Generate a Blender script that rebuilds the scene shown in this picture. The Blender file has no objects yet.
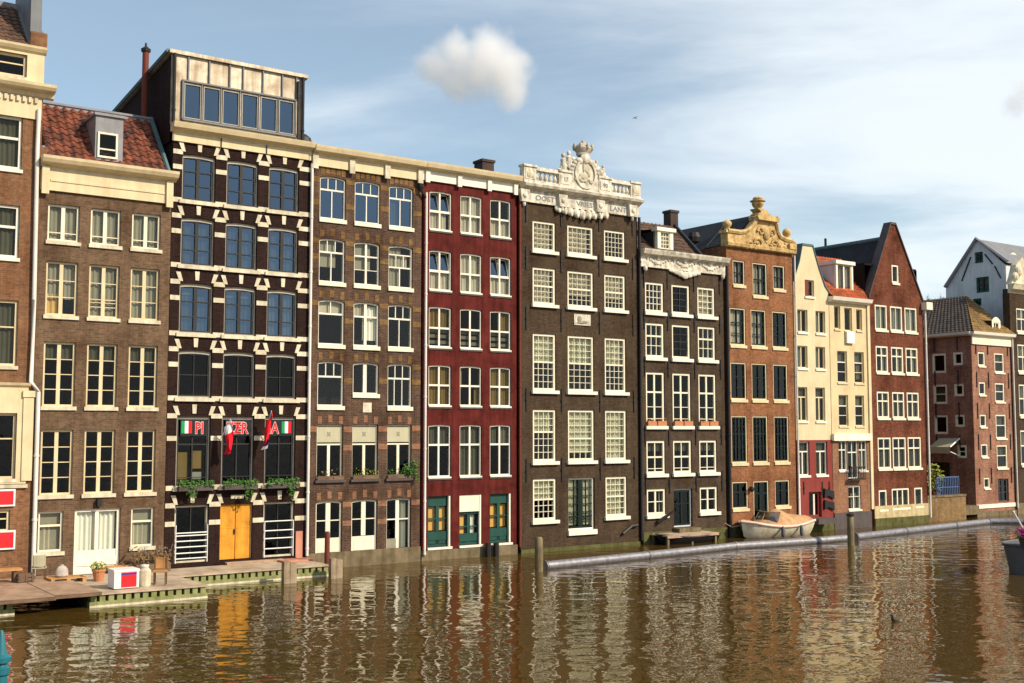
import bpy, bmesh, math, random
from mathutils import Vector, Matrix
from mathutils.geometry import tessellate_polygon
random.seed(7)
R = math.radians
scene = bpy.context.scene
COL = scene.collection

# ------------------------------------------------------------------ survey
# camera at 5.5 m above the canal; points measured on the photograph are
# turned into metres on the row's real facade plane (s along the row,
# d behind the facade, z above the water)
FPX, PITCH, EYE = 1150.0, math.atan((430 - 341.5) / 1150.0), 5.5
AZ = R(54.8)
SD = Vector((math.sin(AZ), math.cos(AZ), 0)); BD = Vector((-math.cos(AZ), math.sin(AZ), 0))
RZ = math.atan2(SD.y, SD.x)
CAM = Vector((0, 0, EYE))
def ray(px, py):
    x, y = px - 512, 341.5 - py
    return Vector((x, FPX*math.cos(PITCH) - y*math.sin(PITCH), FPX*math.sin(PITCH) + y*math.cos(PITCH)))
def hit_z(px, py, z=0.0):
    r = ray(px, py); return CAM + r * ((z - EYE) / r.z)
P0 = hit_z(342, 567)
def to_row(p):
    q = p - P0; return (q.dot(SD), q.dot(BD), p.z)
def to_world(s, d, z):
    v = P0 + SD*s + BD*d; v.z = z; return v
def S(px, py, off=0.0):                 # -> (s, z) on the plane d = off
    r = ray(px, py); t = (off - (CAM - P0).dot(BD)) / r.dot(BD)
    s, d, z = to_row(CAM + r*t); return s, z
def SS(px, py, s0):                     # -> (d, z) on the plane s = s0
    r = ray(px, py); t = (s0 - (CAM - P0).dot(SD)) / r.dot(SD)
    s, d, z = to_row(CAM + r*t); return d, z
def W(px, py, z=0.0):                   # -> (s, d) on the level z
    s, d, _ = to_row(hit_z(px, py, z)); return s, d
def cols(y, prs): return [(S(a, y)[0], S(b, y)[0]) for a, b in prs]
def rows(x, prs): return [(S(x, b)[1], S(x, a)[1]) for a, b in prs]

# ------------------------------------------------------------------ materials
MATS = {}
def newmat(name):
    m = bpy.data.materials.new(name); m.use_nodes = True
    nt = m.node_tree; b = nt.nodes['Principled BSDF']
    MATS[name] = m
    return m, nt, b
def N(nt, t, **kw):
    n = nt.nodes.new(t)
    for k, v in kw.items():
        if k in n.inputs: n.inputs[k].default_value = v
        else: setattr(n, k, v)
    return n
def L(nt, a, b): nt.links.new(a, b)
def c4(c): return (c[0], c[1], c[2], 1.0)
def objco(nt, scale=(1, 1, 1)):
    t = N(nt, 'ShaderNodeTexCoord'); mp = N(nt, 'ShaderNodeMapping'); mp.inputs['Scale'].default_value = scale
    L(nt, t.outputs['Object'], mp.inputs['Vector']); return mp.outputs['Vector']
def noise(nt, vec, scale, detail=4, rough=.55):
    n = N(nt, 'ShaderNodeTexNoise', Scale=scale, Detail=detail, Roughness=rough)
    if vec is not None: L(nt, vec, n.inputs['Vector'])
    return n.outputs['Fac']
def ramp(nt, fac, stops):
    r = N(nt, 'ShaderNodeValToRGB'); e = r.color_ramp.elements
    while len(e) < len(stops): e.new(.5)
    for i, (p, c) in enumerate(stops):
        e[i].position = p; e[i].color = c4(c) if not isinstance(c, (int, float)) else (c, c, c, 1)
    L(nt, fac, r.inputs['Fac']); return r.outputs['Color']
def mixc(nt, mode, fac, a, b):
    m = N(nt, 'ShaderNodeMix', data_type='RGBA', blend_type=mode)
    for k, v in ((0, fac), (6, a), (7, b)):
        if isinstance(v, (int, float)): m.inputs[k].default_value = v
        elif isinstance(v, tuple): m.inputs[k].default_value = c4(v)
        else: L(nt, v, m.inputs[k])
    return m.outputs[2]
def bump(nt, b, h, strength=.3, dist=.01):
    n = N(nt, 'ShaderNodeBump', Strength=strength, Distance=dist)
    L(nt, h, n.inputs['Height']); L(nt, n.outputs['Normal'], b.inputs['Normal'])

def brick(name, c1, c2, mortar, wear=.45, bw=.22, bh=.068, soot=(.5, .42, .38)):
    m, nt, b = newmat(name)
    t = N(nt, 'ShaderNodeTexCoord'); sp = N(nt, 'ShaderNodeSeparateXYZ'); L(nt, t.outputs['Object'], sp.inputs[0])
    ad = N(nt, 'ShaderNodeMath', operation='ADD'); L(nt, sp.outputs['X'], ad.inputs[0]); L(nt, sp.outputs['Y'], ad.inputs[1])
    cb = N(nt, 'ShaderNodeCombineXYZ'); L(nt, ad.outputs[0], cb.inputs['X']); L(nt, sp.outputs['Z'], cb.inputs['Y'])
    br = N(nt, 'ShaderNodeTexBrick'); L(nt, cb.outputs[0], br.inputs['Vector'])
    br.inputs['Scale'].default_value = 1.0; br.inputs['Brick Width'].default_value = bw; br.inputs['Row Height'].default_value = bh
    br.inputs['Mortar Size'].default_value = .007; br.inputs['Color1'].default_value = c4(c1)
    br.inputs['Color2'].default_value = c4(c2); br.inputs['Mortar'].default_value = c4(mortar); br.inputs['Bias'].default_value = -.1
    v = t.outputs['Object']
    big = ramp(nt, noise(nt, v, .55, 5, .6), [(.3, soot), (.52, (1, 1, 1)), (.75, (1.18, 1.12, 1.05))])
    c = mixc(nt, 'MULTIPLY', wear, br.outputs['Color'], big)
    st = N(nt, 'ShaderNodeMapping'); st.inputs['Scale'].default_value = (3.2, 3.2, .28); L(nt, v, st.inputs['Vector'])
    streak = ramp(nt, noise(nt, st.outputs[0], 1.0, 4, .6), [(.32, (.55, .52, .5)), (.55, (1, 1, 1))])
    c = mixc(nt, 'MULTIPLY', .5*wear+.2, c, streak)
    lime = ramp(nt, noise(nt, v, 1.3, 7, .66), [(.58, (0, 0, 0)), (.72, (1, 1, 1))]); lg = N(nt, 'ShaderNodeMath', operation='MULTIPLY'); L(nt, lime, lg.inputs[0]); lg.inputs[1].default_value = .38*wear
    c = mixc(nt, 'MIX', lg.outputs[0], c, mortar)
    fine = ramp(nt, noise(nt, v, 7, 4, .7), [(.3, (.6, .6, .62)), (.7, (1.35, 1.28, 1.2))])
    c = mixc(nt, 'MULTIPLY', .75, c, fine)
    L(nt, c, b.inputs['Base Color']); b.inputs['Roughness'].default_value = .85
    b.inputs['Specular IOR Level'].default_value = .06
    bump(nt, b, br.outputs['Fac'], -.35, .008)
    return m
def coat(name, c, rough=.6, dirt=.3, scale=1.2, dirtc=(.45, .4, .34), bmp=.15, metal=0.0, spec=.14, streaks=True):
    m, nt, b = newmat(name); v = objco(nt)
    a = ramp(nt, noise(nt, v, scale, 6, .62), [(.33, dirtc), (.58, (1, 1, 1))])
    k = mixc(nt, 'MULTIPLY', dirt, c, a)
    if streaks:
        a2 = ramp(nt, noise(nt, objco(nt, (5, 5, .35)), 1.0, 4), [(.35, dirtc), (.6, (1, 1, 1))])
        k = mixc(nt, 'MULTIPLY', dirt*.7, k, a2)
    L(nt, k, b.inputs['Base Color']); b.inputs['Roughness'].default_value = rough; b.inputs['Metallic'].default_value = metal
    b.inputs['Specular IOR Level'].default_value = spec
    if bmp: bump(nt, b, noise(nt, v, 18, 4), bmp, .012)
    return m
def timber(name, c1, c2, axis=0, rough=.7):
    m, nt, b = newmat(name); sc = [9, 9, 9]; sc[axis] = .8
    k = ramp(nt, noise(nt, objco(nt, tuple(sc)), 1.6, 6, .65), [(.3, c1), (.7, c2)])
    k = mixc(nt, 'MULTIPLY', .75, k, ramp(nt, noise(nt, objco(nt), 1.7, 6, .65), [(.35, (.45, .41, .38)), (.6, (1, 1, 1))]))
    L(nt, k, b.inputs['Base Color']); b.inputs['Roughness'].default_value = rough
    bump(nt, b, noise(nt, objco(nt, tuple(sc)), 3, 4), .25, .006); return m
def tiles(name, c1, c2, c3):
    m, nt, b = newmat(name); v = objco(nt)
    vo = N(nt, 'ShaderNodeTexVoronoi', Scale=4.2); L(nt, v, vo.inputs['Vector'])
    k = ramp(nt, vo.outputs['Color'], [(.1, c1), (.55, c2), (.95, c3)])
    k = mixc(nt, 'MULTIPLY', .55, k, ramp(nt, noise(nt, v, 1.1, 5), [(.35, (.45, .42, .36)), (.6, (1, 1, 1))]))
    L(nt, k, b.inputs['Base Color']); b.inputs['Roughness'].default_value = .75; bump(nt, b, noise(nt, v, 25, 3), .2, .01); return m
def plain(name, c, rough=.6, metal=0., spec=.4, var=.18):
    m, nt, b = newmat(name)
    k = mixc(nt, 'MULTIPLY', var, c, ramp(nt, noise(nt, objco(nt), 6, 4), [(.3, (.5, .5, .5)), (.65, (1.1, 1.1, 1.1))]))
    L(nt, k, b.inputs['Base Color']); b.inputs['Roughness'].default_value = rough; b.inputs['Metallic'].default_value = metal
    b.inputs['Specular IOR Level'].default_value = spec; return m
def glassmat(name, tint, refl, wob=.25, coatc=(1, 1, 1)):
    m, nt, b = newmat(name); out = [n for n in nt.nodes if n.type == 'OUTPUT_MATERIAL'][0]
    tr = N(nt, 'ShaderNodeBsdfTransparent'); tr.inputs['Color'].default_value = c4(tint)
    gl = N(nt, 'ShaderNodeBsdfGlossy', Roughness=.015); gl.inputs['Color'].default_value = c4(coatc)
    fr = N(nt, 'ShaderNodeLayerWeight', Blend=.5); pw = N(nt, 'ShaderNodeMath', operation='POWER'); L(nt, fr.outputs['Facing'], pw.inputs[0]); pw.inputs[1].default_value = 4.0
    ma = N(nt, 'ShaderNodeMath', operation='MULTIPLY_ADD'); L(nt, pw.outputs[0], ma.inputs[0]); ma.inputs[1].default_value = .9; ma.inputs[2].default_value = .04 + refl
    mx = N(nt, 'ShaderNodeMixShader'); L(nt, ma.outputs[0], mx.inputs[0]); L(nt, tr.outputs[0], mx.inputs[1]); L(nt, gl.outputs[0], mx.inputs[2])
    bp = N(nt, 'ShaderNodeBump', Strength=wob, Distance=.02); L(nt, noise(nt, objco(nt), 2.3, 2), bp.inputs['Height']); L(nt, bp.outputs[0], gl.inputs['Normal'])
    L(nt, mx.outputs[0], out.inputs['Surface']); nt.nodes.remove(b); return m
def leafmat(name, c1, c2):
    m, nt, b = newmat(name)
    k = ramp(nt, noise(nt, objco(nt), 7, 3), [(.3, c1), (.7, c2)])
    L(nt, k, b.inputs['Base Color']); b.inputs['Roughness'].default_value = .55; b.inputs['Specular IOR Level'].default_value = .3; return m

brick('brick_rust', (.25, .12, .06), (.165, .082, .046), (.22, .15, .10), .65)
brick('brick_umber', (.168, .104, .064), (.105, .067, .045), (.17, .128, .09), .85)
brick('brick_plum', (.029, .0145, .0135), (.017, .0095, .0095), (.04, .026, .022), .6)
brick('brick_ochre', (.108, .062, .045), (.064, .040, .032), (.15, .11, .08), .95)
brick('brick_chrome', (.23, .135, .052), (.135, .078, .036), (.2, .14, .07), .9)
brick('brick_black', (.082, .057, .038), (.060, .042, .029), (.052, .038, .027), .75)
brick('brick_black_warm', (.086, .061, .043), (.063, .046, .033), (.055, .042, .031), .75)
brick('brick_orange', (.285, .124, .060), (.185, .078, .040), (.27, .155, .09), .8)
brick('brick_wine', (.185, .058, .035), (.105, .034, .023), (.16, .08, .05), .9, soot=(.4, .34, .3))
brick('brick_rose', (.33, .163, .112), (.215, .10, .07), (.34, .22, .165), .85)
brick('brick_tan', (.29, .145, .085), (.21, .10, .062), (.28, .18, .12), .6)
brick('brick_quay', (.16, .11, .055), (.11, .078, .04), (.12, .1, .06), .8)
brick('brick_terrace', (.26, .17, .085), (.19, .125, .06), (.22, .16, .09), .7)
coat('red_paint', (.122, .0195, .016), .7, .75, 1.5, (.36, .3, .28), spec=.08)
coat('base_red', (.235, .044, .037), .6, .25)
coat('cream_stucco', (.66, .555, .36), .75, .22)
coat('cream_stucco_warm', (.66, .53, .32), .75, .25)
coat('pale_stucco', (.62, .64, .66), .8, .25)
coat('stone_casing', (.46, .42, .35), .7, .3, 2)
coat('cream_trim', (.70, .58, .37), .5, .28)
coat('cream_stone', (.70, .63, .48), .7, .45, 2.5, (.35, .3, .25), .4)
coat('white_trim', (.80, .76, .66), .45, .22)
coat('white_stone', (.76, .71, .60), .7, .6, 3.4, (.22, .19, .16), .6)
coat('gold_stone', (.64, .46, .21), .65, .6, 3.2, (.28, .18, .09), .5)
coat('ivory_paint', (.80, .74, .58), .45, .18)
coat('dark_green_paint', (.022, .075, .062), .4, .25)
coat('black_green_paint', (.012, .022, .018), .35, .2)
coat('black_paint', (.014, .013, .014), .4, .2)
coat('zinc', (.50, .44, .35), .42, .8, 1.5, (.42, .35, .28), .1, .35)
coat('zinc_dull', (.27, .27, .30), .55, .35, 1.5)
coat('lead_grey', (.20, .21, .23), .6, .3)
coat('gutter_teal', (.10, .17, .19), .5, .3)
coat('plinth_stone', (.20, .155, .095), .8, .55, 2, (.25, .25, .16))
coat('plinth_moss', (.12, .115, .045), .85, .6, 3, (.3, .35, .15))
coat('quay_fender', (.30, .30, .14), .85, .5, 3, (.3, .35, .15))
coat('plinth_pale', (.55, .45, .26), .8, .5, 2.5)
coat('dark_plinth', (.10, .085, .085), .8, .4)
coat('salmon_paint', (.55, .25, .17), .6, .35)
coat('slate_roof', (.028, .030, .036), .6, .4)
coat('tar_roof', (.035, .04, .05), .7, .3)
coat('pipe_white', (.74, .70, .66), .4, .25)
coat('pipe_dark', (.03, .028, .03), .45, .2)
coat('rust_pipe', (.17, .045, .03), .6, .35)
coat('yellow_door', (.70, .33, .04), .6, .6, 1.6, (.5, .36, .25))
coat('chimney_brick', (.07, .05, .045), .8, .4)
tiles('red_tiles', (.05, .02, .014), (.17, .045, .022), (.26, .075, .035))
tiles('orange_tiles', (.34, .075, .025), (.50, .115, .035), (.58, .15, .05))
tiles('brown_tiles', (.05, .032, .022), (.12, .062, .035), (.17, .085, .045))
tiles('hip_tiles_lit', (.16, .10, .03), (.30, .18, .05), (.38, .22, .07))  # sunlit front slope of the hipped roof, its light put into the colour
tiles('hip_tiles_shaded', (.03, .024, .02), (.065, .045, .03), (.09, .06, .04))  # flanks of the same roof, shade put into the tile colour
timber('dark_sash', (.010, .011, .012), (.02, .02, .02), 2)
timber('deck_wood', (.40, .31, .22), (.58, .46, .34), 0)
timber('board_wood', (.34, .22, .15), (.46, .31, .21), 0)
timber('post_wood', (.26, .19, .12), (.42, .32, .21), 2)
timber('old_post', (.11, .085, .04), (.25, .19, .09), 2)
timber('pallet_wood', (.42, .20, .06), (.62, .33, .12), 0)
timber('crate_wood', (.10, .055, .03), (.2, .12, .07), 0)
timber('door_wood', (.09, .05, .03), (.16, .09, .05), 2)
glassmat('glass', (.84, .87, .84), -.01, .5)
glassmat('glass_sky', (.32, .37, .4), .12, .16, (.46, .68, 1.0))
glassmat('glass_dim', (.46, .49, .46), -.022, .5)
glassmat('glass_green', (.3, .42, .36), -.01)
coat('net_curtain', (.50, .45, .35), .9, .2, 2, bmp=0)
coat('net_grey', (.29, .27, .205), .9, .2, 2, bmp=0)
coat('net_green', (.56, .55, .40), .9, .15, 2, bmp=0)
coat('white_curtain', (.82, .80, .72), .9, .1, 2, bmp=0)
coat('ochre_curtain', (.62, .40, .14), .9, .25, 2, bmp=0)
coat('beige_panel', (.48, .45, .32), .8, .2, 2)
coat('orange_pane', (.82, .44, .10), .7, .15, 2, bmp=0)
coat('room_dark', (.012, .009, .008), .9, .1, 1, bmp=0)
plain('iron', (.02, .018, .018), .5, 0, .3)
plain('red_sign', (.72, .012, .02), .45, 0, .4, .1)
plain('flag_green', (.01, .30, .09), .7, 0, .2, .08); plain('flag_white', (.8, .8, .78), .7, 0, .2, .08); plain('flag_red', (.72, .012, .025), .7, 0, .2, .08)
plain('flag_blue', (.03, .05, .25), .7, 0, .2, .08)
plain('sign_black', (.01, .01, .011), .3); plain('white_plastic', (.78, .77, .74), .4); plain('terracotta', (.48, .19, .09), .8)
plain('rail_white', (.72, .72, .70), .4); plain('steel_pipe', (.30, .29, .315), .4, .6, .5, .75); plain('teal_iron', (.012, .13, .17), .35, 0, .5)
coat('boat_white', (.74, .68, .55), .4, .5, 2.2, (.5, .44, .34), spec=.35); plain('boat_trim', (.72, .50, .42), .5); coat('canvas_tan', (.52, .32, .17), .85, .5, 2.4, (.5, .42, .36), .5)
plain('barge_grey', (.10, .10, .11), .6); plain('soil', (.05, .035, .02), .9); plain('duck_brown', (.06, .045, .03), .8)
plain('sack', (.46, .40, .36), .9, 0, .2, .5); plain('blue_paint', (.07, .13, .28), .5); plain('awning_cloth', (.42, .38, .25), .9); plain('bird_grey', (.12, .12, .13), .8)
plain('twig', (.16, .15, .15), .9); plain('chain_red', (.45, .05, .03), .6)
leafmat('leaf', (.03, .09, .018), (.09, .20, .035)); leafmat('leaf_yellow', (.16, .20, .02), (.30, .30, .04)); leafmat('leaf_dry', (.14, .085, .04), (.26, .17, .08))
leafmat('petal_magenta', (.38, .03, .14), (.62, .08, .28)); leafmat('petal_orange', (.75, .22, .03), (.8, .5, .2)); leafmat('petal_pink', (.6, .3, .3), (.8, .7, .6))

# ------------------------------------------------------------------ mesh builder
ORG = {}
XF = [None]
class MB:
    def __init__(self): self.v, self.f, self.mi, self.mats, self.cur = [], [], [], [], 0
    def use(self, mat):
        if mat not in self.mats: self.mats.append(mat)
        self.cur = self.mats.index(mat); return self
    def add(self, vs, fs):
        o = len(self.v); self.v += [tuple(p) for p in vs]
        for f in fs: self.f.append(tuple(i + o for i in f)); self.mi.append(self.cur)
        return self
    def quad(self, a, b, c, d): return self.add([a, b, c, d], [(0, 1, 2, 3)])
    def box(self, x0, x1, y0, y1, z0, z1):
        vs = [(x, y, z) for x in (x0, x1) for y in (y0, y1) for z in (z0, z1)]
        return self.add(vs, [(0, 1, 3, 2), (4, 6, 7, 5), (0, 4, 5, 1), (2, 3, 7, 6), (0, 2, 6, 4), (1, 5, 7, 3)])
    def prism(self, poly, y0, y1, back=True):           # poly in (x, z), extruded from y0 to y1
        n = len(poly); tri = tessellate_polygon([[Vector((p[0], p[1], 0)) for p in poly]])
        vs = [(p[0], y0, p[1]) for p in poly] + [(p[0], y1, p[1]) for p in poly]
        fs = [tuple(t) for t in tri] + [(i, (i+1) % n, n + (i+1) % n, n + i) for i in range(n)]
        if back: fs += [tuple(n + i for i in reversed(t)) for t in tri]
        return self.add(vs, fs)
    def sheet_holes(self, poly, holes, y, reveal):      # front face with openings and their reveals
        loops = [[Vector((p[0], p[1], 0)) for p in l] for l in [poly] + holes]
        tri = tessellate_polygon(loops); flat = [p for l in loops for p in l]
        self.add([(p.x, y, p.y) for p in flat], [tuple(t) for t in tri])
        for h in holes:
            n = len(h)
            self.add([(p[0], y, p[1]) for p in h] + [(p[0], y + reveal, p[1]) for p in h], [(i, (i+1) % n, n + (i+1) % n, n + i) for i in range(n)])
        return self
    def lathe(self, prof, cx, cy, z0=0, n=12, sq=(1, 1)):
        vs, fs = [], []
        for r, z in prof:
            for k in range(n): vs.append((cx + r*sq[0]*math.cos(2*math.pi*k/n), cy + r*sq[1]*math.sin(2*math.pi*k/n), z0 + z))
        for i in range(len(prof) - 1):
            for k in range(n): fs.append((i*n + k, i*n + (k+1) % n, (i+1)*n + (k+1) % n, (i+1)*n + k))
        fs.append(tuple(reversed(range(n)))); fs.append(tuple((len(prof)-1)*n + k for k in range(n)))
        return self.add(vs, fs)
    def tube(self, pts, r, n=8):
        pts = [Vector(p) for p in pts]; rs = r if isinstance(r, (list, tuple)) else [r]*len(pts); vs, fs = [], []
        for i, p in enumerate(pts):
            t = (pts[min(i+1, len(pts)-1)] - pts[max(i-1, 0)]).normalized()
            a = t.cross(Vector((0, 0, 1))); a = a.normalized() if a.length > .05 else Vector((1, 0, 0)); b = t.cross(a)
            for k in range(n): vs.append(p + (a*math.cos(2*math.pi*k/n) + b*math.sin(2*math.pi*k/n))*rs[i])
        for i in range(len(pts) - 1):
            for k in range(n): fs.append((i*n + k, i*n + (k+1) % n, (i+1)*n + (k+1) % n, (i+1)*n + k))
        fs.append(tuple(reversed(range(n)))); fs.append(tuple((len(pts)-1)*n + k for k in range(n)))
        return self.add(vs, fs)
    def ball(self, c, r, n=10, m=6):
        r = r if isinstance(r, (list, tuple)) else (r, r, r); vs, fs = [], []
        for i in range(m + 1):
            th = math.pi*i/m
            for k in range(n): vs.append((c[0] + r[0]*math.sin(th)*math.cos(2*math.pi*k/n), c[1] + r[1]*math.sin(th)*math.sin(2*math.pi*k/n), c[2] + r[2]*math.cos(th)))
        for i in range(m):
            for k in range(n): fs.append((i*n + k, i*n + (k+1) % n, (i+1)*n + (k+1) % n, (i+1)*n + k))
        return self.add(vs, fs)
    def leaves(self, c, r, n, size=.07, rnd=random):
        for _ in range(n):
            while True:
                q = Vector((rnd.uniform(-1, 1), rnd.uniform(-1, 1), rnd.uniform(-1, 1)))
                if q.length < 1: break
            p = Vector((c[0] + q.x*r[0], c[1] + q.y*r[1], c[2] + q.z*r[2])); s = size*rnd.uniform(.6, 1.4)
            a = Vector((rnd.gauss(0, 1), rnd.gauss(0, 1), rnd.gauss(0, 1))).normalized(); b = a.orthogonal().normalized()
            self.add([p - a*s, p + b*s*.5, p + a*s, p - b*s*.5], [(0, 1, 2, 3)])
        return self
    def tiled(self, bl, br, tl, tr, cw=.24, rh=.3, amp=.035, step=.03):
        bl, br, tl, tr = map(Vector, (bl, br, tl, tr)); wid = max((br - bl).length, (tr - tl).length)
        nc = max(2, int(wid/cw)); nr = max(2, int(((tl - bl).length + (tr - br).length)/2/rh)); k = 6
        nrm = (br - bl).cross((tl + tr)/2 - bl).normalized()
        for r in range(nr):
            vs, fs = [], []
            for e, lift in ((0, step), (1, 0.)):
                v = (r + e)/nr
                for i in range(nc*k + 1):
                    u = i/(nc*k); ph = (i % k)/k
                    h = amp*max(0, math.sin(math.pi*min(ph*1.5, 1.0))) if ph < .67 else -amp*.25
                    a = bl.lerp(br, u).lerp(tl.lerp(tr, u), v); vs.append(a + nrm*(h + lift))
            m = nc*k + 1
            for i in range(nc*k): fs.append((i, i+1, m+i+1, m+i))
            low = len(vs)
            for i in range(m): vs.append(Vector(vs[i]) - nrm*(step + .01))
            for i in range(nc*k): fs.append((low+i, low+i+1, i+1, i))
            self.add(vs, fs)
        return self
    def build(self, name, mat, parent=None, smooth=False, origin=None, recalc=True):
        if not self.mats: self.mats = [mat]
        root = parent; o = ORG.get(root, origin or (0, 0, 0)) if parent is not None else (origin or (0, 0, 0))
        xf = XF[0]
        vs = [(xf(*p) if xf else p) for p in self.v]
        me = bpy.data.meshes.new(name)
        me.from_pydata([(p[0]-o[0], p[1]-o[1], p[2]-o[2]) for p in vs], [], self.f)
        for mt in self.mats: me.materials.append(MATS[mt])
        me.polygons.foreach_set('material_index', self.mi)
        if recalc: bm = bmesh.new(); bm.from_mesh(me); bmesh.ops.recalc_face_normals(bm, faces=bm.faces); bm.to_mesh(me); bm.free()
        if smooth: me.polygons.foreach_set('use_smooth', [True]*len(me.polygons)); me.set_sharp_from_angle(angle=R(40))
        me.update()
        ob = bpy.data.objects.new(name, me); COL.objects.link(ob)
        ORG[ob] = o
        if parent is not None: ob.parent = parent
        else: ob.location = to_world(*o); ob.rotation_euler.z = RZ
        return ob
def tag(o, label, cat, group=None, kind=None):
    if label: o['label'] = label
    if cat: o['category'] = cat
    if group: o['group'] = group
    if kind: o['kind'] = kind
    return o
def thing(name, label, cat, origin, group=None):
    o = bpy.data.objects.new(name, None); COL.objects.link(o); o.empty_display_size = .3
    o.location = to_world(*origin); o.rotation_euler.z = RZ; ORG[o] = tuple(origin)
    return tag(o, label, cat, group)
def letters(txt, size, mat, parent, s, d, z, ext=.01, bold=.0, name='lettering', squash=1.0, align='CENTER'):
    cu = bpy.data.curves.new('t', 'FONT'); cu.body = txt; cu.size = size; cu.extrude = ext; cu.offset = bold; cu.align_x = align; cu.resolution_u = 3
    ob = bpy.data.objects.new('t', cu); COL.objects.link(ob); bpy.context.view_layer.update()
    me = bpy.data.meshes.new_from_object(ob.evaluated_get(bpy.context.evaluated_depsgraph_get()))
    bpy.data.objects.remove(ob); bpy.data.curves.remove(cu)
    m = MB().use(mat); m.add([(s + v.co.x*squash, d - v.co.z, z + v.co.y) for v in me.vertices], [tuple(p.vertices) for p in me.polygons])
    bpy.data.meshes.remove(me)
    return m.build(name, mat, parent)
# ------------------------------------------------------------------ windows, doors, houses
def arch_poly(x0, x1, z0, z1, arch, n=8):
    if not arch: return [(x0, z0), (x1, z0), (x1, z1), (x0, z1)]
    top = [(x1 + (x0 - x1)*i/n, z1 - arch + arch*(1 - (2*i/n - 1)**2)) for i in range(n + 1)]
    return [(x0, z0), (x1, z0)] + top
def window(root, x0, x1, z0, z1, arch=0, frame='ivory_paint', fw=.07, fd=(.09, .2), sash=None, bw=.03, bars=(), glass='glass',
           curtains=(), sill=None, head=None, name='window', y=0., tilted=(), handle=False):
    """casing = the part itself; sash bars, pane, sill and curtains are its sub-parts"""
    e = .004; m = MB(); a, b = y + fd[0], y + fd[1]
    m.box(x0+e, x0+fw, a, b, z0+e, z1-arch); m.box(x1-fw, x1-e, a, b, z0+e, z1-arch); m.box(x0+fw, x1-fw, a, b, z0+e, z0+fw)
    hw = head or fw
    if arch:
        n = 8; o = arch_poly(x0+e, x1-e, z0, z1-e, arch, n)[2:]; i_ = [(x0+fw + (p[0]-x0-e)*(x1-x0-2*fw)/(x1-x0-2*e), p[1]-hw) for p in o]
        for k in range(n): m.prism([o[k], o[k+1], i_[k+1], i_[k]], a, b)
    else: m.box(x0+fw, x1-fw, a, b, z1-hw, z1-e)
    w = m.build(name, frame, root)
    ix0, ix1, iz0, iz1 = x0+fw, x1-fw, z0+fw, z1-hw
    if bars:
        s = MB(); sy0, sy1 = y + fd[0]+.03, y + fd[1]-.03
        for t in bars:
            ax, f, wd = t[:3]; lo, hi = (t[3], t[4]) if len(t) > 3 else (0, 1); dy = .006 if ax == 'v' else 0; dy -= wd*.1
            if ax == 'v':
                c = ix0 + (ix1-ix0)*f; s.box(max(ix0, c-wd/2), min(ix1, c+wd/2), sy0+dy, sy1-dy, iz0+(iz1-iz0)*lo, iz0+(iz1-iz0)*hi)
            else:
                c = iz0 + (iz1-iz0)*f; s.box(ix0+(ix1-ix0)*lo, ix0+(ix1-ix0)*hi, sy0+dy, sy1-dy, max(iz0, c-wd/2), min(iz1, c+wd/2))
        s.build('sash', sash or frame, w)
    py = y + (fd[0]+fd[1])/2
    g = MB(); skip = [t for t in tilted]
    zt = iz1
    if skip:
        zt = iz0 + (iz1-iz0)*skip[0]
    if glass: g.quad((ix0-.01, py, iz0-.01), (ix1+.01, py, iz0-.01), (ix1+.01, py, zt+.01), (ix0-.01, py, zt+.01)); g.build('pane', glass, w, recalc=False)
    for t in skip[1:]:                                   # bottom-hung fanlights standing ajar
        f0, f1 = t; xa, xb = ix0+(ix1-ix0)*f0, ix0+(ix1-ix0)*f1; lean = .22; q = .045
        k = MB().use(frame)
        for (xx0, xx1, u0, u1) in ((xa, xa+q, 0, 1), (xb-q, xb, 0, 1), (xa+q, xb-q, 0, .08), (xa+q, xb-q, .92, 1)):
            P = lambda x, u, dy: (x, py + dy + lean*u, zt + (iz1-zt)*u)
            vs = [P(x, u, dy) for x in (xx0, xx1) for dy in (-.02, .02) for u in (u0, u1)]
            k.add(vs, [(0, 1, 3, 2), (4, 6, 7, 5), (0, 4, 5, 1), (2, 3, 7, 6), (0, 2, 6, 4), (1, 5, 7, 3)])
        k.use('glass_sky').quad((xa, py, zt), (xb, py, zt), (xb, py+lean, iz1), (xa, py+lean, iz1)); k.build('fanlight', frame, w)
    for ct in curtains:
        mt, f0, f1, g0, g1 = ct[:5]; amp = ct[5] if len(ct) > 5 else .025
        xa, xb, za, zb = ix0+(ix1-ix0)*f0, ix0+(ix1-ix0)*f1, iz0+(iz1-iz0)*g0, iz0+(iz1-iz0)*g1
        n = max(2, int((xb-xa)/.03)); ph = random.random()*6; vs = []
        for i in range(n+1):
            x = xa + (xb-xa)*i/n; yy = y + fd[1] + .06 + amp*math.sin(x*38 + ph) + amp*.5*math.sin(x*17 + ph*2)
            vs += [(x, yy, za), (x, yy, zb)]
        MB().add(vs, [(2*i, 2*i+2, 2*i+3, 2*i+1) for i in range(n)]).build('curtain' if amp > .004 else 'blind', mt, w)
    if sill:
        mt, h, pr, oh = sill
        MB().box(x0-oh, x1+oh, y-pr, y+fd[0]-.004, z0-h, z0+.002).box(x0+.003, x1-.003, y+fd[0]-.004, y+fd[0], z0-h*.3, z0+.002).build('sill', mt, w)
    return w
def grid_bars(nv, nh, bw=.025, mid=None, midw=.06):
    b = [('v', i/nv, bw) for i in range(1, nv)]
    for j in range(1, nh):
        if mid is not None and j == mid: continue
        b.append(('h', j/nh, bw))
    if mid is not None: b.append(('h', mid/nh, midw))
    return b
def holes_of(ws): return [arch_poly(*w[:4], arch=w[4] if len(w) > 4 else 0) for w in ws]
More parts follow.
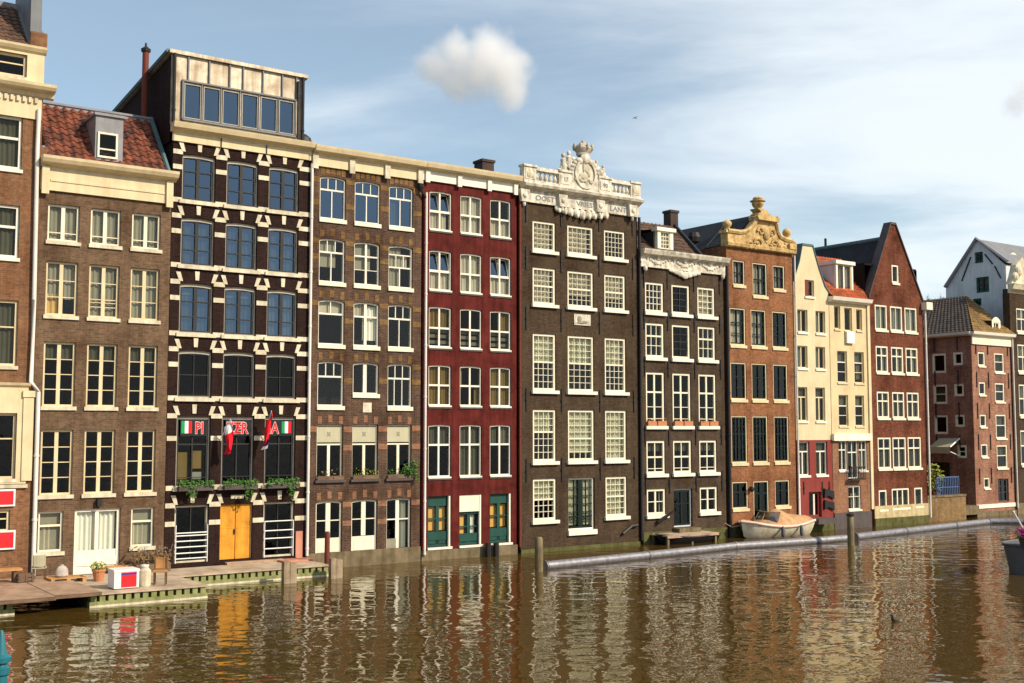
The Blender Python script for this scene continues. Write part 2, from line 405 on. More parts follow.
def shell(root, s0, s1, z0, poly, holes, mat, depth=9., reveal=.3, zt=None, name='wall', d0=0., sides=True):
    """brick shell: pierced front, side walls, back and lid"""
    m = MB().use(mat); m.sheet_holes(poly, holes, d0, reveal)
    zt = zt if zt is not None else max(p[1] for p in poly); a = d0 + .3
    if sides:
        m.quad((s0, d0, z0), (s0, depth, z0), (s0, depth, zt), (s0, d0, zt)); m.quad((s1, d0, z0), (s1, depth, z0), (s1, depth, zt), (s1, d0, zt))
        m.quad((s0, depth, z0), (s1, depth, z0), (s1, depth, zt), (s0, depth, zt)); m.quad((s0, d0, zt), (s1, d0, zt), (s1, depth, zt), (s0, depth, zt))
    return m.build(name, mat, root)
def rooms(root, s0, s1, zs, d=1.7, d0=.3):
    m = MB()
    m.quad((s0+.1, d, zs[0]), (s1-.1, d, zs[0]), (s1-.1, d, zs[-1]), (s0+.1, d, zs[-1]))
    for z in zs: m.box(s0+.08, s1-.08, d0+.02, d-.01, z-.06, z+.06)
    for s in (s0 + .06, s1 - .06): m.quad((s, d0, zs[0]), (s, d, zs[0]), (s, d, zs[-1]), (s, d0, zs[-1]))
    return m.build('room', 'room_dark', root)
def cornice(root, s0, s1, z, prof, mat, name='cornice', d=0.):
    """prof: (projection, height) going up from z"""
    m = MB(); pts = [(d - p, z + h) for p, h in prof] + [(d + .02, z + prof[-1][1]), (d + .02, z + prof[0][1])]
    n = len(pts); vs = [(s0, y, zz) for y, zz in pts] + [(s1, y, zz) for y, zz in pts]
    tri = tessellate_polygon([[Vector((y, zz, 0)) for y, zz in pts]])
    m.add(vs, [(i, (i+1) % n, n+(i+1) % n, n+i) for i in range(n)] + [tuple(t) for t in tri] + [tuple(n+i for i in t) for t in tri])
    return m.build(name, mat, root)
def drainpipe(root, pts, r=.06, mat='pipe_white'):
    m = MB().use(mat); m.tube(pts, r, 10)
    a, b = Vector(pts[-2]), Vector(pts[-1])
    L_ = (a-b).length
    for i in range(1, int(L_/2.2)+1):
        p = a.lerp(b, i*2.2/L_); m.lathe([(r*1.25, -.04), (r*1.25, .04)], p.x, p.y, p.z, 10)
    return m.build('drainpipe', mat, root, smooth=True)
def anchors(root, pts, h=.9):
    for s, z in pts: MB().box(s-.03, s+.03, -.05, -.004, z-h/2, z+h/2).box(s-.05, s+.05, -.065, -.05, z-.05, z+.05).build('wall_anchor', 'iron', root)
def edge(x, y): return S(x, y)[0]
def house(name, label, s0, s1): 
    return thing(name, label, 'canal house', (s0, 0, 0), 'canal houses in the waterside row')

# ================================================================== H1 cream-topped house at the left edge
b12 = edge(35.5, 340); s0 = b12 - 7.0; s1 = b12 - .004
h = house('canal_house', 'rust brick canal house with cream attic storey, cut by the left photo edge', s0, s1)
zc = S(20, 90)[1]; ztop = S(20, 44)[1]; zf0 = S(20, 117)[1]
def wcol(xr, y, w): e_ = S(xr, y)[0]; return (e_-w, e_)
A = wcol(22, 150, 1.35); B = wcol(17.5, 335, 1.35); Cc = wcol(16, 445, 1.35); D_ = wcol(10, 520, 1.3)
R1 = rows(12, [(116, 169)])[0]; R2 = rows(12, [(205, 258)])[0]; R3 = rows(9, [(300, 366)])[0]; R4 = rows(8, [(413, 479)])[0]; R5 = rows(5, [(510, 532)])[0]; RA = rows(14, [(53, 76)])[0]
AA = wcol(27, 64, 1.5)
ws = []
for (c, r) in ((AA, RA), (A, R1), (A, R2), (B, R3), (Cc, R4), (D_, R5)):
    for k in range(3):
        o = -2.15*k
        if c[0] + o > s0 + .2: ws.append((c[0]+o, c[1]+o, r[0], r[1], 0))
shell(h, s0, s1, -1, [(s0, -1), (s1, -1), (s1, ztop), (s0, ztop)], holes_of(ws), 'brick_rust')
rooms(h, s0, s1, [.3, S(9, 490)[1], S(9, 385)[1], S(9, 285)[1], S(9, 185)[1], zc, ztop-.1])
for i, w in enumerate(ws):
    k = i//3
    st = 'white_trim' if k in (1, 2) else 'cream_trim'
    window(h, *w, frame=st, fw=.1 if k in (1, 2) else .09, bars=[('h', .6 if k < 4 else .62, .09 if k in (1, 2) else .045)], glass='glass_dim',
           curtains=[('net_grey', 0, 1, 0, 1)] if k in (1, 2, 3) else ([('net_grey', .1, .4, 0, .9)] if k == 4 else []), sill=('cream_stone' if k not in (1, 2) else 'white_trim', .12, .07, .04))
zs = S(20, 117.5)[1]
# cream attic storey: a skin on the brick, cut round its windows
m = MB().use('cream_trim'); m.sheet_holes([(s0, zc+.02), (s1, zc+.02), (s1, ztop), (s0, ztop)], holes_of(ws[:3]), -.03, .03); m.build('attic_facing', 'cream_trim', h)
cornice(h, s0-.02, s1+.34, S(20, 96)[1], [(.03, 0), (.12, .05), (.16, .18), (.42, .24), (.5, .34), (.52, .44)], 'cream_trim')
MB().box(s0, s1-.05, -.06, -.004, zs, S(20, 96.3)[1]).build('frieze', 'cream_trim', h)
m = MB()
for i in range(30): m.box(s1-.3-i*.2, s1-.2-i*.2, -.14, -.064, S(20, 100)[1]-.06, S(20, 96)[1]-.02)
m.build('dentil_course', 'cream_stone', h)
cornice(h, s0, s1+.05, S(20, 51)[1]-.02, [(.035, 0), (.12, .06), (.2, .16), (.22, .24)], 'cream_trim')
z_ = S(10, 44)[1]; zr = S(10, 7, 2.2)[1]
MB().tiled((s0, -.05, z_+.06), (s1-.55, -.05, z_+.06), (s0, 2.2, zr), (s1-.55, 2.2, zr)).build('roof', 'brown_tiles', h)
sp = s1
MB().prism([(s1-.5, z_-.2), (s1-.02, z_-.2), (s1-.02, S(40, 33)[1]), (s1-.12, S(40, 30)[1]), (s1-.14, zr+.9), (s1-.5, zr+.9)], .0, 2.6).build('parapet', 'lead_grey', h)
MB().box(s1-.5, s1+.06, -.1, .0, z_+.02, S(38, 33)[1]).build('parapet_pier', 'brick_rust', h)
MB().box(s0, s1-.5, 2.15, 2.5, zr-.1, zr+.14).build('ridge_cap', 'zinc_dull', h)
# cream ground-floor surround with pilaster
zt = S(8, 387)[1]; zb = S(8, 484)[1]
m = MB().use('cream_trim'); m.sheet_holes([(s0, zb), (s1-.18, zb), (s1-.18, zt), (s0, zt)], holes_of(ws[12:15]), -.05, .05)
m.quad((s1-.18, -.05, zb), (s1-.18, 0, zb), (s1-.18, 0, zt), (s1-.18, -.05, zt)); m.build('shopfront_facing', 'cream_trim', h)
for k in range(3):
    c_ = Cc[1] + .18 - 2.15*k; MB().box(c_, c_+.34, -.1, -.054, zb+.1, zt-.35).box(c_-.03, c_+.37, -.14, -.054, zt-.34, zt-.12).build('pilaster', 'cream_trim', h)
cornice(h, s0, s1-.12, zt, [(.06, 0), (.14, .06), (.18, .15)], 'cream_trim'); cornice(h, s0, s1-.12, zb-.14, [(.1, 0), (.12, .12)], 'cream_stone', 'sill_course')
px_ = s1 + .02
zz = S(33, 382)[1]; z2 = S(37, 392)[1]; k2 = edge(37.5, 392)
drainpipe(h, [(edge(38, 118), -.12, S(37, 110)[1]), (edge(36.5, 150), -.12, S(37, 150)[1]), (edge(33.2, 300), -.12, S(33, 300)[1]), (edge(30.5, 378), -.12, zz), (k2, -.12, z2), (edge(32.5, 565), -.12, .5)], .075, 'pipe_white')
H1 = h; H1s = (s0, s1)
for (yt, yb, lb) in ((489, 506, 'red rectangular sign with white rim, upper of the two at the left edge'), (530, 549, 'red rectangular sign with white rim, lower one near the quay at left edge')):
    xr = S(15, yt)[0]; zA = S(12, yb)[1]; zB = S(12, yt)[1]
    sg = thing('wall_sign', lb, 'sign', (xr, 0, zA), 'red signs on the left house')
    MB().box(xr-2.2, xr, -.1, -.012, zA, zB).build('border', 'white_plastic', sg); MB().box(xr-2.14, xr-.06, -.112, -.1, zA+.06, zB-.06).build('panel', 'red_sign', sg)

# ================================================================== H2 umber brick, red tiles
s0 = b12 + .004; s1 = edge(169.5, 310) - .02
h = house('canal_house', 'greyish brown brick canal house with red tiled roof and one zinc dormer', s0, s1)
C2 = cols(374, [(43, 75.2), (86.5, 117), (128.3, 157.3)])
RR = rows(59, [(204.4, 241), (261.5, 315.5), (342, 406.5), (429.7, 495)])
ws = [(*C2[c], *RR[r]) for r in range(4) for c in range(3)]
gl = (S(38, 530)[0], S(63, 530)[0], S(50, 552)[1], S(50, 511.5)[1]); gd = (S(74, 540)[0], S(120, 540)[0], .42, S(97, 508.8)[1]); gr = (S(131, 525)[0], S(154, 525)[0], S(142, 546.5)[1], S(142, 507.5)[1])
ze = S(109, 196)[1]; zf = S(109, 162.5, -.5)[1] - .34
shell(h, s0, s1, -1, [(s0, -1), (s1, -1), (s1, ze), (s0, ze)], holes_of(ws + [gl, gd, gr]), 'brick_umber')
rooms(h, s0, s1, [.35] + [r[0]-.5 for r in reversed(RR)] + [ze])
sill = ('cream_stone', .13, .07, .06)
for r in range(4):
    for c in range(3):
        if r == 0: bars = [('v', .5, .13), ('h', .2, .03)]
        else: n = (0, 3, 4, 4)[r]; bars = [('v', .5, .13)] + [('h', i/n, .03) for i in range(1, n)]
        cur = {0: [('net_grey', 0, 1, 0, 1)], 1: [('net_grey', 0, 1, 0, 1)], 2: [('net_grey', 0, 1, .76, 1)], 3: []}[r]
        if r == 1 and c == 0: cur = [('net_grey', 0, 1, .3, 1), ('ochre_curtain', 0, .45, 0, .4)]
        if r == 1 and c == 1: bars.append(('h', .18, .025)); bars.append(('h', .27, .025))
        window(h, *ws[r*3+c], bars=bars, curtains=cur, sill=sill, fw=.075, frame='cream_trim' if r else 'ivory_paint', glass='glass_dim' if r > 1 else 'glass')
window(h, *gl, frame='ivory_paint', bars=[('h', .66, .07)], curtains=[('net_curtain', 0, .62, 0, .62), ('net_grey', 0, 1, 0, 1, .0)], sill=sill)
window(h, *gr, frame='ivory_paint', bars=[('h', .66, .07)], curtains=[('net_curtain', 0, .62, 0, .62), ('net_grey', 0, 1, 0, 1, .0)], sill=sill)
w = window(h, *gd, frame='white_trim', fw=.1, bars=[('v', .5, .13), ('h', .16, .3), ('v', .25, .05, 0, .32), ('v', .75, .05, 0, .32)], curtains=[('white_curtain', 0, .98, 0, 1, .04)], name='double_door')
mm = gd; MB().box(mm[0]+.1, mm[1]-.1, .12, .17, .52, 1.25).build('door_panel', 'white_trim', w)
MB().box((gd[0]+gd[1])/2-.08, (gd[0]+gd[1])/2+.08, -.2, -.004, gd[3]+.1, gd[3]+.35).build('wall_lamp', 'iron', h)
MB().box(s0-.02, s1+.02, -.1, -.004, ze-.05, zf).box(s0, s0+.25, -.2, -.104, ze-.2, zf).box(s1-.25, s1, -.2, -.104, ze-.2, zf).box(s0+.3, s1-.3, -.13, -.104, ze+.28, ze+.36).build('frieze', 'cream_trim', h)
cornice(h, s0-.05, s1+.12, zf, [(.12, 0), (.2, .05), (.42, .12), (.5, .24), (.52, .34)], 'cream_trim')
zg = zf + .34; zr = S(100, 113, 1.9)[1]; sl, sr = s0+.15, s1-.22
MB().tiled((sl, -.2, zg), (sr, -.2, zg), (sl, 1.9, zr), (sr-.05, 1.9, zr), .3, .34, .065, .04).build('roof', 'red_tiles', h)
MB().box(sl, sr, 1.8, 8, zr-.1, zr+.02).box(sl-.05, sr, 1.75, 2.0, zr+.02, zr+.1).build('ridge_cap', 'zinc_dull', h)
MB().tube([(sr+.02, -.25, zg), (sr-.02, 1.9, zr+.1)], .09, 6).build('roof_flashing', 'gutter_teal', h)
MB().prism([(s0-.1, zf-.1), (sl+.05, zf-.1), (sl+.05, zg+.35), (s0-.1, zg+.35)], -.12, 2).build('parapet', 'brick_rust', h)
MB().quad((sl, 0, zf), (sl, 1.9, zf), (sl, 1.9, zr), (sl, 0, zf)).build('gable_side', 'brick_umber', h)
# dormer
off = -.12; da, db = S(95.2, 140, off)[0], S(123, 140, off)[0]; zb_, zt_ = S(109, 161, off)[1], S(109, 117, off)[1]
wa, wb = S(97.2, 145, off)[0], S(117.5, 145, off)[0]; wz0, wz1 = S(107, 158.5, off)[1], S(107, 133, off)[1]
dm = MB().use('zinc_dull'); dm.sheet_holes([(da, zb_), (db, zb_), (db, zt_), (da, zt_)], [arch_poly(wa, wb, wz0, wz1, 0)], off, .2)
dm.quad((da, off, zb_), (da, 2.0, zb_), (da, 2.0, zt_), (da, off, zt_)); dm.quad((db, off, zb_), (db, 2.0, zb_), (db, 2.0, zt_), (db, off, zt_))
dm.box(da-.06, db+.06, off-.08, 2.1, zt_+.004, zt_+.1); dob = dm.build('dormer', 'zinc_dull', h)
window(dob, wa, wb, wz0, wz1, y=off-.06, frame='ivory_paint', bars=[('h', .32, .05)], glass='glass_dim', fd=(.0, .12))
MB().box(wa, wb, off+.35, off+.4, wz0, wz1).build('dormer_room', 'room_dark', dob)
H2 = h; H2s = (s0, s1)

# ================================================================== H3 plum brick, cream stone bands, zinc attic
s0 = edge(169.5, 310); s1 = edge(309, 310) - .02
h = house('canal_house', 'dark brick canal house striped with cream stone, with glazed zinc attic on top', s0, s1)
C3 = cols(310, [(179.3, 212.9), (224.2, 256), (266.9, 297.3)])
RR = rows(196, [(154.6, 201.2), (217.9, 265.8), (283.4, 333.5), (350.2, 397.8), (416.5, 487)])
RG = (S(192, 562.6)[1], S(192, 505.5)[1])
zfb = S(240, 150.5)[1]; zft = S(240, 130.5, -.48)[1] - .32
AR = .045
ws = [(*C3[c], *RR[r], AR if r < 4 else 0) for r in range(5) for c in range(3)] + [(*C3[c], *RG, 0) for c in range(3)]
shell(h, s0, s1, -1, [(s0, -1), (s1, -1), (s1, zfb), (s0, zfb)], holes_of(ws), 'brick_plum')
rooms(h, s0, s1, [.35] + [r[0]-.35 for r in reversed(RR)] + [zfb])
rowsall = RR + [RG]
piers = [(s0, C3[0][0]), (C3[0][1], C3[1][0]), (C3[1][1], C3[2][0]), (C3[2][1], s1)]
for r, (z0, z1) in enumerate(rowsall):
    hh = z1 - z0
    for zc_ in (z1+.02, z1-.31*hh, z0-.02 if r < 5 else None):
        if zc_ is None: continue
        for i, (pa, pb) in enumerate(piers):
            MB().box(pa+.004 if i else pa, pb-.004, -.035, -.003, zc_-.09, zc_+.09).build('stone_band', 'cream_stone', h)
    for c in range(3):
        a, b = C3[c]; mid = (a+b)/2
        if r == 5 and c == 1:
            MB().box(mid-.25, mid+.25, -.04, -.004, z1+.2, z1+.34).build('keystone', 'cream_stone', h); ks = (-1, 1)
        else: ks = (-1, 0, 1)
        for k in ks:                                     # voussoirs
            xb_ = mid + k*(b-a)*.475; xt_ = mid + k*(b-a)*.565; ww = .07; zb0 = z1 + (.0 if k else .06)+.05
            MB().prism([(xb_-ww, zb0), (xb_+ww, zb0), (xt_+ww*1.25, zb0+.34), (xt_-ww*1.25, zb0+.34)], -.045, -.004).build('voussoir' if k else 'keystone', 'cream_stone', h)
sill3 = ('cream_stone', .14, .1, .12)
fl = dict(frame='stone_casing', fw=.055, fd=(.1, .26), sash='dark_sash', sill=sill3)
for r in range(4):
    for c in range(3):
        bars = [('v', .5, .13), ('h', 1/3, .04), ('h', 2/3, .04), ('v', .02, .09), ('v', .98, .09), ('h', .015, .06), ('h', .99, .06)]
        cur = [('net_curtain', 0, 1, 0, 1)] if (r == 2 and c == 2) else ([('net_curtain', .02, .46 if c == 0 else .95, .82, 1, .0), ('net_grey', 0, 1, 0, .8)] if r == 2 and c < 2 else ([('net_grey', 0, 1, 0, 1)] if r == 1 else []))
        if r == 3: bars = [('v', .5, .03), ('h', .5, .03), ('v', .02, .07), ('v', .98, .07), ('h', .015, .06), ('h', .99, .06)]
        window(h, *ws[r*3+c], bars=bars, curtains=cur, glass='glass_sky' if r < 3 else 'glass_dim', head=.12, **fl)
for c in range(3):
    cur = [('ochre_curtain', .02, .42, .02, .5, 0), ('ochre_curtain', .56, .86, .25, .52, 0), ('white_curtain', .55, .88, .08, .2, 0)] if c == 0 else []
    window(h, *ws[12+c], bars=[('v', .5, .05), ('h', .62, .05), ('h', .12, .025), ('v', .02, .07), ('v', .98, .07)], curtains=cur, glass='glass_dim', head=.1, **fl)
for c in (0, 2):
    g = ws[15+c]
    w = window(h, *g, bars=[('v', .5, .04), ('v', .02, .07), ('v', .98, .07)], glass='glass_dim', frame='cream_stone', fw=.07, fd=(.1, .25), sash='dark_sash', name='glazed_opening')
    m = MB()
    hts = [.12, .28, .62, .8, 1.0, 1.06][:6] if c == 0 else [.3, .62, 1.1]
    for q in ([.16, .36, .58, .80, 1.0, 1.1] if c == 0 else [.33, .72, 1.02, 1.38]): m.tube([(g[0]+.05, .03, g[2]+q), (g[1]-.05, .03, g[2]+q)], .024, 6)
    for q in (.05, .98): x = g[0] + (g[1]-g[0])*q; m.tube([(x, .03, g[2]), (x, .03, g[2]+1.4)], .024, 6)
    m.build('guard_rail', 'rail_white', h)
a, b, z0, z1 = ws[16][:4]
m = MB()
for k in range(2):
    x = a + (b-a)*(.5*k); m.box(x+.02, x+(b-a)*.5-.012, .12, .2, z0+.02, z1-.02)
    m.box(x+.02, x+(b-a)*.5-.012, .11, .12, z0+(z1-z0)*.56, z0+(z1-z0)*.58)
dr = m.build('double_door', 'yellow_door', h)
MB().box((a+b)/2-.06, (a+b)/2-.03, .07, .11, z0+.95, z0+1.15).build('handle', 'iron', dr)
MB().box(a, a+.02, .1, .2, z0, z1).box(b-.02, b, .1, .2, z0, z1).build('door_frame', 'cream_trim', dr)
MB().box(piers[3][0]+.05, s1-.15, -.06, -.036, .42, RG[0]+.95).build('painted_pier_base', 'salmon_paint', h)
# cornice with brackets
MB().box(s0-.05, s1+.02, -.1, -.004, zfb, zft).build('frieze', 'cream_trim', h)
for t in (.0, .325, .655, .985):
    x = s0 + (s1-s0)*t; MB().box(x-.02, x+.02, -.13, -.104, zfb-.02, zft).build('frieze_joint', 'iron' if 0 < t < .9 else 'cream_stone', h)
cornice(h, s0-.12, s1+.02, zft, [(.12, 0), (.16, .06), (.4, .12), (.46, .26), (.48, .32)], 'cream_trim')
zat = zft + .32
# zinc attic
ztl = S(240, 65.5)[1]; fa, fb = S(171.5, 90)[0], S(305.5, 105)[0]
AW = [(184.6, 201.7), (204, 220.9), (223.2, 239.9), (242.4, 258.7), (261.3, 277.7), (279.7, 294.9)]
za0, za1 = S(193, 118.6)[1], S(193, 84)[1]
aws = [(S(p, 105)[0], S(q, 105)[0], za0, za1) for p, q in AW]
m = MB().use('zinc'); m.sheet_holes([(fa, zat), (fb, zat), (fb, ztl), (fa, ztl)], holes_of(aws), .1, .15)
at = m.build('attic_front', 'zinc', h)
bk = 9.; zbk = ztl - 1.0
m = MB().use('brick_plum')
m.prism([(0, 0)]*3, 0, 0) if False else None
for s_ in (fa+.02, fb-.02): m.add([(s_, .12, zfb), (s_, bk, zfb), (s_, bk, zbk), (s_, .12, ztl-.02)], [(0, 1, 2, 3)])
m.quad((fa, bk, zfb), (fb, bk, zfb), (fb, bk, zbk), (fa, bk, zbk)); m.build('attic_side', 'brick_plum', h)
MB().add([(fa-.1, -.02, ztl), (fb+.1, -.02, ztl), (fb+.1, bk, zbk), (fa-.1, bk, zbk), (fa-.1, -.02, ztl+.14), (fb+.1, -.02, ztl+.14), (fb+.1, bk, zbk+.14), (fa-.1, bk, zbk+.14)],
         [(0, 1, 2, 3), (7, 6, 5, 4), (0, 4, 5, 1), (1, 5, 6, 2), (2, 6, 7, 3), (3, 7, 4, 0)]).build('attic_roof', 'zinc', h)
MB().tube([(fa-.12, .1, ztl+.1), (fa-.12, bk, zbk+.1)], .09, 6).build('roof_flashing', 'gutter_teal', h)
for w_ in aws: window(at, *w_, y=.06, frame='stone_casing', fw=.035, fd=(.0, .14), bars=(), glass='glass_sky')
m = MB()
for i in range(len(aws)): m.box(aws[i][1]+.005, aws[i][1]+.035, .02, .096, za0-.1, za1+.05)
m.box(aws[0][0]-.1, aws[0][0]-.03, .0, .096, za0-.1, za1+.05).box(aws[0][0]-.1, aws[-1][1]+.1, .0, .096, za1+.06, za1+.12).box(aws[0][0]-.1, aws[-1][1]+.1, .0, .096, za0-.1, za0-.03)
m.build('mullions', 'lead_grey', at)
for t in (.12, .27, .42, .52, .67, .82, .93): x = fa + (fb-fa)*t; MB().box(x-.025, x+.025, .03, .098, za1+.13, ztl-.02).build('standing_seam', 'lead_grey', at)
drainpipe(h, [(fa+.1, -.02, zat+.02), (fa+.1, -.02, ztl)][::-1], .06, 'pipe_dark'); drainpipe(h, [(fb-.12, -.02, ztl), (fb-.12, -.02, zat)], .06, 'pipe_dark'); drainpipe(h, [(fb-.34, -.02, ztl-.2), (fb-.34, -.02, zat)], .04, 'pipe_dark')
MB().box(aws[0][0]-.3, aws[-1][1]+.4, .6, .65, zat, za1+.1).build('attic_room', 'room_dark', at)
# flue against the party wall
d_, zt_ = SS(146, 47, fa-.25); _, zb_ = SS(146, 115, fa-.25)
m = MB().use('rust_pipe'); m.tube([(fa-.25, d_, zb_-2), (fa-.25, d_, zt_-.2)], .13, 10); m.use('iron').lathe([(.18, 0), (.2, .1), (.05, .22), (.04, .36)], fa-.25, d_, zt_-.2, 10); m.build('flue', 'rust_pipe', h)
drainpipe(h, [(s1+.02, -.12, S(309, 164)[1]), (s1+.02, -.12, .55)], .06, 'pipe_white')
H3 = h; H3s = (s0, s1); H3w = ws

# ================================================================== H4 ochre patterned brick
s0 = edge(309, 310) + .02; s1 = edge(421, 300)
h = house('canal_house', 'brown brick canal house with yellow block pattern and white arched sash windows', s0, s1)
C4 = cols(345, [(318, 344.2), (353.3, 379), (388, 412.2)])
RR = rows(331, [(176.6, 219), (238.6, 282.2), (299.8, 344.6), (361.4, 406), (424.7, 480)])
RG = (S(329, 557.5)[1], S(329, 501)[1]); zfb = S(365, 173)[1]; zft = S(365, 151.4, -.48)[1] - .34
ws = []
for r in range(5):
    for c in range(3):
        z0, z1 = RR[r]
        if r == 3 and c == 1: z0 = S(366, 394)[1]
        ws.append((*C4[c], z0, z1, .06 if r < 4 else 0))
ws += [(*C4[c], RG[0], RG[1], .04) for c in range(3)]
shell(h, s0, s1, -1, [(s0, -1), (s1, -1), (s1, zfb), (s0, zfb)], holes_of(ws), 'brick_ochre')
rooms(h, s0, s1, [.3] + [r[0]-.35 for r in reversed(RR)] + [zfb])
sl4 = ('ivory_paint', .16, .07, .03)
top3 = [('h', .7, .07), ('v', .33, .035, .7, 1), ('v', .67, .035, .7, 1), ('v', .5, .045, 0, .7)]
cross = [('v', .5, .09), ('h', .68, .06), ('h', .34, .025)]
sty = {(0, 0): top3, (0, 1): top3, (0, 2): top3, (1, 0): top3, (1, 1): cross, (1, 2): [('h', .48, .06), ('v', .5, .045, 0, .48), ('v', .33, .035, .48, .8), ('v', .67, .035, .48, .8), ('h', .8, .05)],
       (2, 0): [('h', .7, .07), ('v', .5, .04, .7, 1)], (2, 1): [('v', .5, .12), ('h', .68, .07)], (2, 2): [('h', .68, .07), ('v', .5, .04, 0, .66), ('v', .33, .035, .7, 1), ('v', .67, .035, .7, 1)],
       (3, 0): [('h', .67, .07), ('v', .33, .035, .67, 1), ('v', .67, .035, .67, 1)], (3, 1): [('v', .5, .16)], (3, 2): [('h', .67, .07), ('v', .33, .035, .67, 1), ('v', .67, .035, .67, 1), ('v', .3, .03, 0, .66), ('v', .65, .03, 0, .66)]}
for r in range(4):
    for c in range(3):
        cur = []
        if r == 0 and c == 2: cur = [('net_grey', .1, .45, 0, .7)]
        if r == 1: cur = [('net_grey', 0, .6, .0, 1), ('net_curtain', .05, .9, .48, .8)] if c == 2 else [('net_grey', 0, .75, .35, 1, 0)]
        if r == 2 and c == 0: cur = [('net_curtain', 0, 1, .7, 1, 0)]
        if r == 2 and c == 1: cur = [('white_curtain', .42, 1, .12, .95), ('net_curtain', 0, .5, .7, 1)]
        window(h, *ws[r*3+c], bars=sty[(r, c)], curtains=cur, frame='white_trim', fw=.055, fd=(.07, .2), glass=(None if (r, c) in ((2, 0), (3, 0)) and False else ('glass_sky' if r == 0 else 'glass')), sill=sl4)
for c in range(3):
    w = window(h, *ws[12+c], bars=[('v', .5, .12, 0, .64), ('h', .65, .06)], frame='ivory_paint', fw=.06, fd=(.1, .22), glass='glass_dim')
    a, b, z0, z1 = ws[12+c][:4]; MB().box(a+.07, b-.07, .12, .19, z0+(z1-z0)*.68, z1-.08).build('top_panel', 'beige_panel', w)
    MB().prism([((a+b)/2 + .12*math.cos(t*.785)*(1 if t % 2 else .5), z0+(z1-z0)*.83 + .14*math.sin(t*.785)*(1 if t % 2 else .5)) for t in range(8)], .112, .119).build('panel_motif', 'net_grey', w)
    MB().box(a-.08, b+.08, -.12, .09, z0-.1, z0+.002).build('sill', 'dark_plinth', w)
for c in range(3):
    a, b, z0, z1 = ws[15+c][:4]
    if c < 2:
        w = window(h, a, b, z0, z1, .04, frame='ivory_paint', fw=.07, bars=[('v', .5, .2, .34, 1), ('h', .66, .04)], glass='glass_dim', name='double_door')
        MB().box(a+.08, b-.08, .11, .18, z0+.08, z0+(z1-z0)*.34).box(a+.16, (a+b)/2-.05, .1, .11, z0+.2, z0+(z1-z0)*.29).box((a+b)/2+.05, b-.16, .1, .11, z0+.2, z0+(z1-z0)*.29).build('door_panel', 'ivory_paint', w)
    else:
        w = window(h, a, b, z0, z1, .04, frame='white_trim', fw=.06, bars=[('v', .48, .16), ('h', .62, .05)], glass='glass_dim', curtains=[('white_curtain', .56, .98, .06, .98)], name='double_door')
        MB().box(a+.08, a+(b-a)*.45, .11, .18, z0+.08, z0+(z1-z0)*.26).build('door_panel', 'net_grey', w)
piers = [(s0, C4[0][0]), (C4[0][1], C4[1][0]), (C4[1][1], C4[2][0]), (C4[2][1], s1)]
rnd = random.Random(3)
for r, (z0, z1) in enumerate(RR + [RG]):                 # yellow brick blocks on the piers, and over the arches
    m = MB()
    for pa, pb in piers:
        w_ = pb - pa
        for q in ((.0, .55) if r == 0 else (.0, .35)):
            zz = z1 - .15 - q*(z1-z0) + rnd.uniform(-.05, .05)
            if rnd.random() < .9 or r == 0: m.box(pa + .006, pb - .006, -.012, -.002, zz-.11, zz+.11)
    for a, b in C4:
        for k in range(5):
            if k % 2 and r: continue
            x = a + (b-a)*(k+.5)/5 ; m.box(x-.09, x+.09, -.012, -.002, z1+.04+(.06 if 0 < k < 4 else 0), z1+.34+(.06 if 0 < k < 4 else 0))
    m.build('brick_pattern', 'brick_chrome' if r in (0, 3) else 'brick_tan' if r > 2 else 'brick_chrome', h)
x = S(367, 408)[0]; zz = S(367, 407.5)[1]
MB().box(x-.2, x+.2, -.03, -.003, zz-.2, zz+.2).box(x-.11, x+.11, -.04, -.03, zz-.11, zz+.11).build('gable_stone', 'cream_stone', h)
MB().box(s0, s1, -.1, -.004, zfb, zft).build('frieze', 'cream_trim', h)
for t in (.02, .34, .66, .97): x = s0+(s1-s0)*t; MB().box(x-.12, x+.12, -.2, -.104, zfb-.14, zft).build('frieze_bracket', 'cream_stone', h)
cornice(h, s0, s1+.02, zft, [(.12, 0), (.16, .06), (.4, .12), (.46, .26), (.48, .34)], 'cream_trim')
MB().box(s0, s1, 0, 9, zft, zft+.3).build('roof', 'tar_roof', h)
x = S(314, 140)[0]; zz = zft+.3
MB().lathe([(.3, 0), (.3, .35), (.36, .37), (.3, .6), (.12, .75)], x, 1.0, zz, 10).build('roof_vent', 'pipe_dark', h)
MB().box(s0, s1, -.09, -.003, -1, .62).build('plinth', 'plinth_stone', h)
drainpipe(h, [(s1+.16, -.14, zfb-.5), (s1+.16, -.14, .3)], .055, 'pipe_white'); MB().lathe([(.06, 0), (.14, .2), (.14, .3)], s1-.12, -.15, zfb-.5, 8).tube([(s1-.12, -.15, zfb-.45), (s1+.16, -.14, zfb-.75)], .05, 6).build('rain_hopper', 'pipe_dark', h)
H4 = h; H4s = (s0, s1); H4w = ws

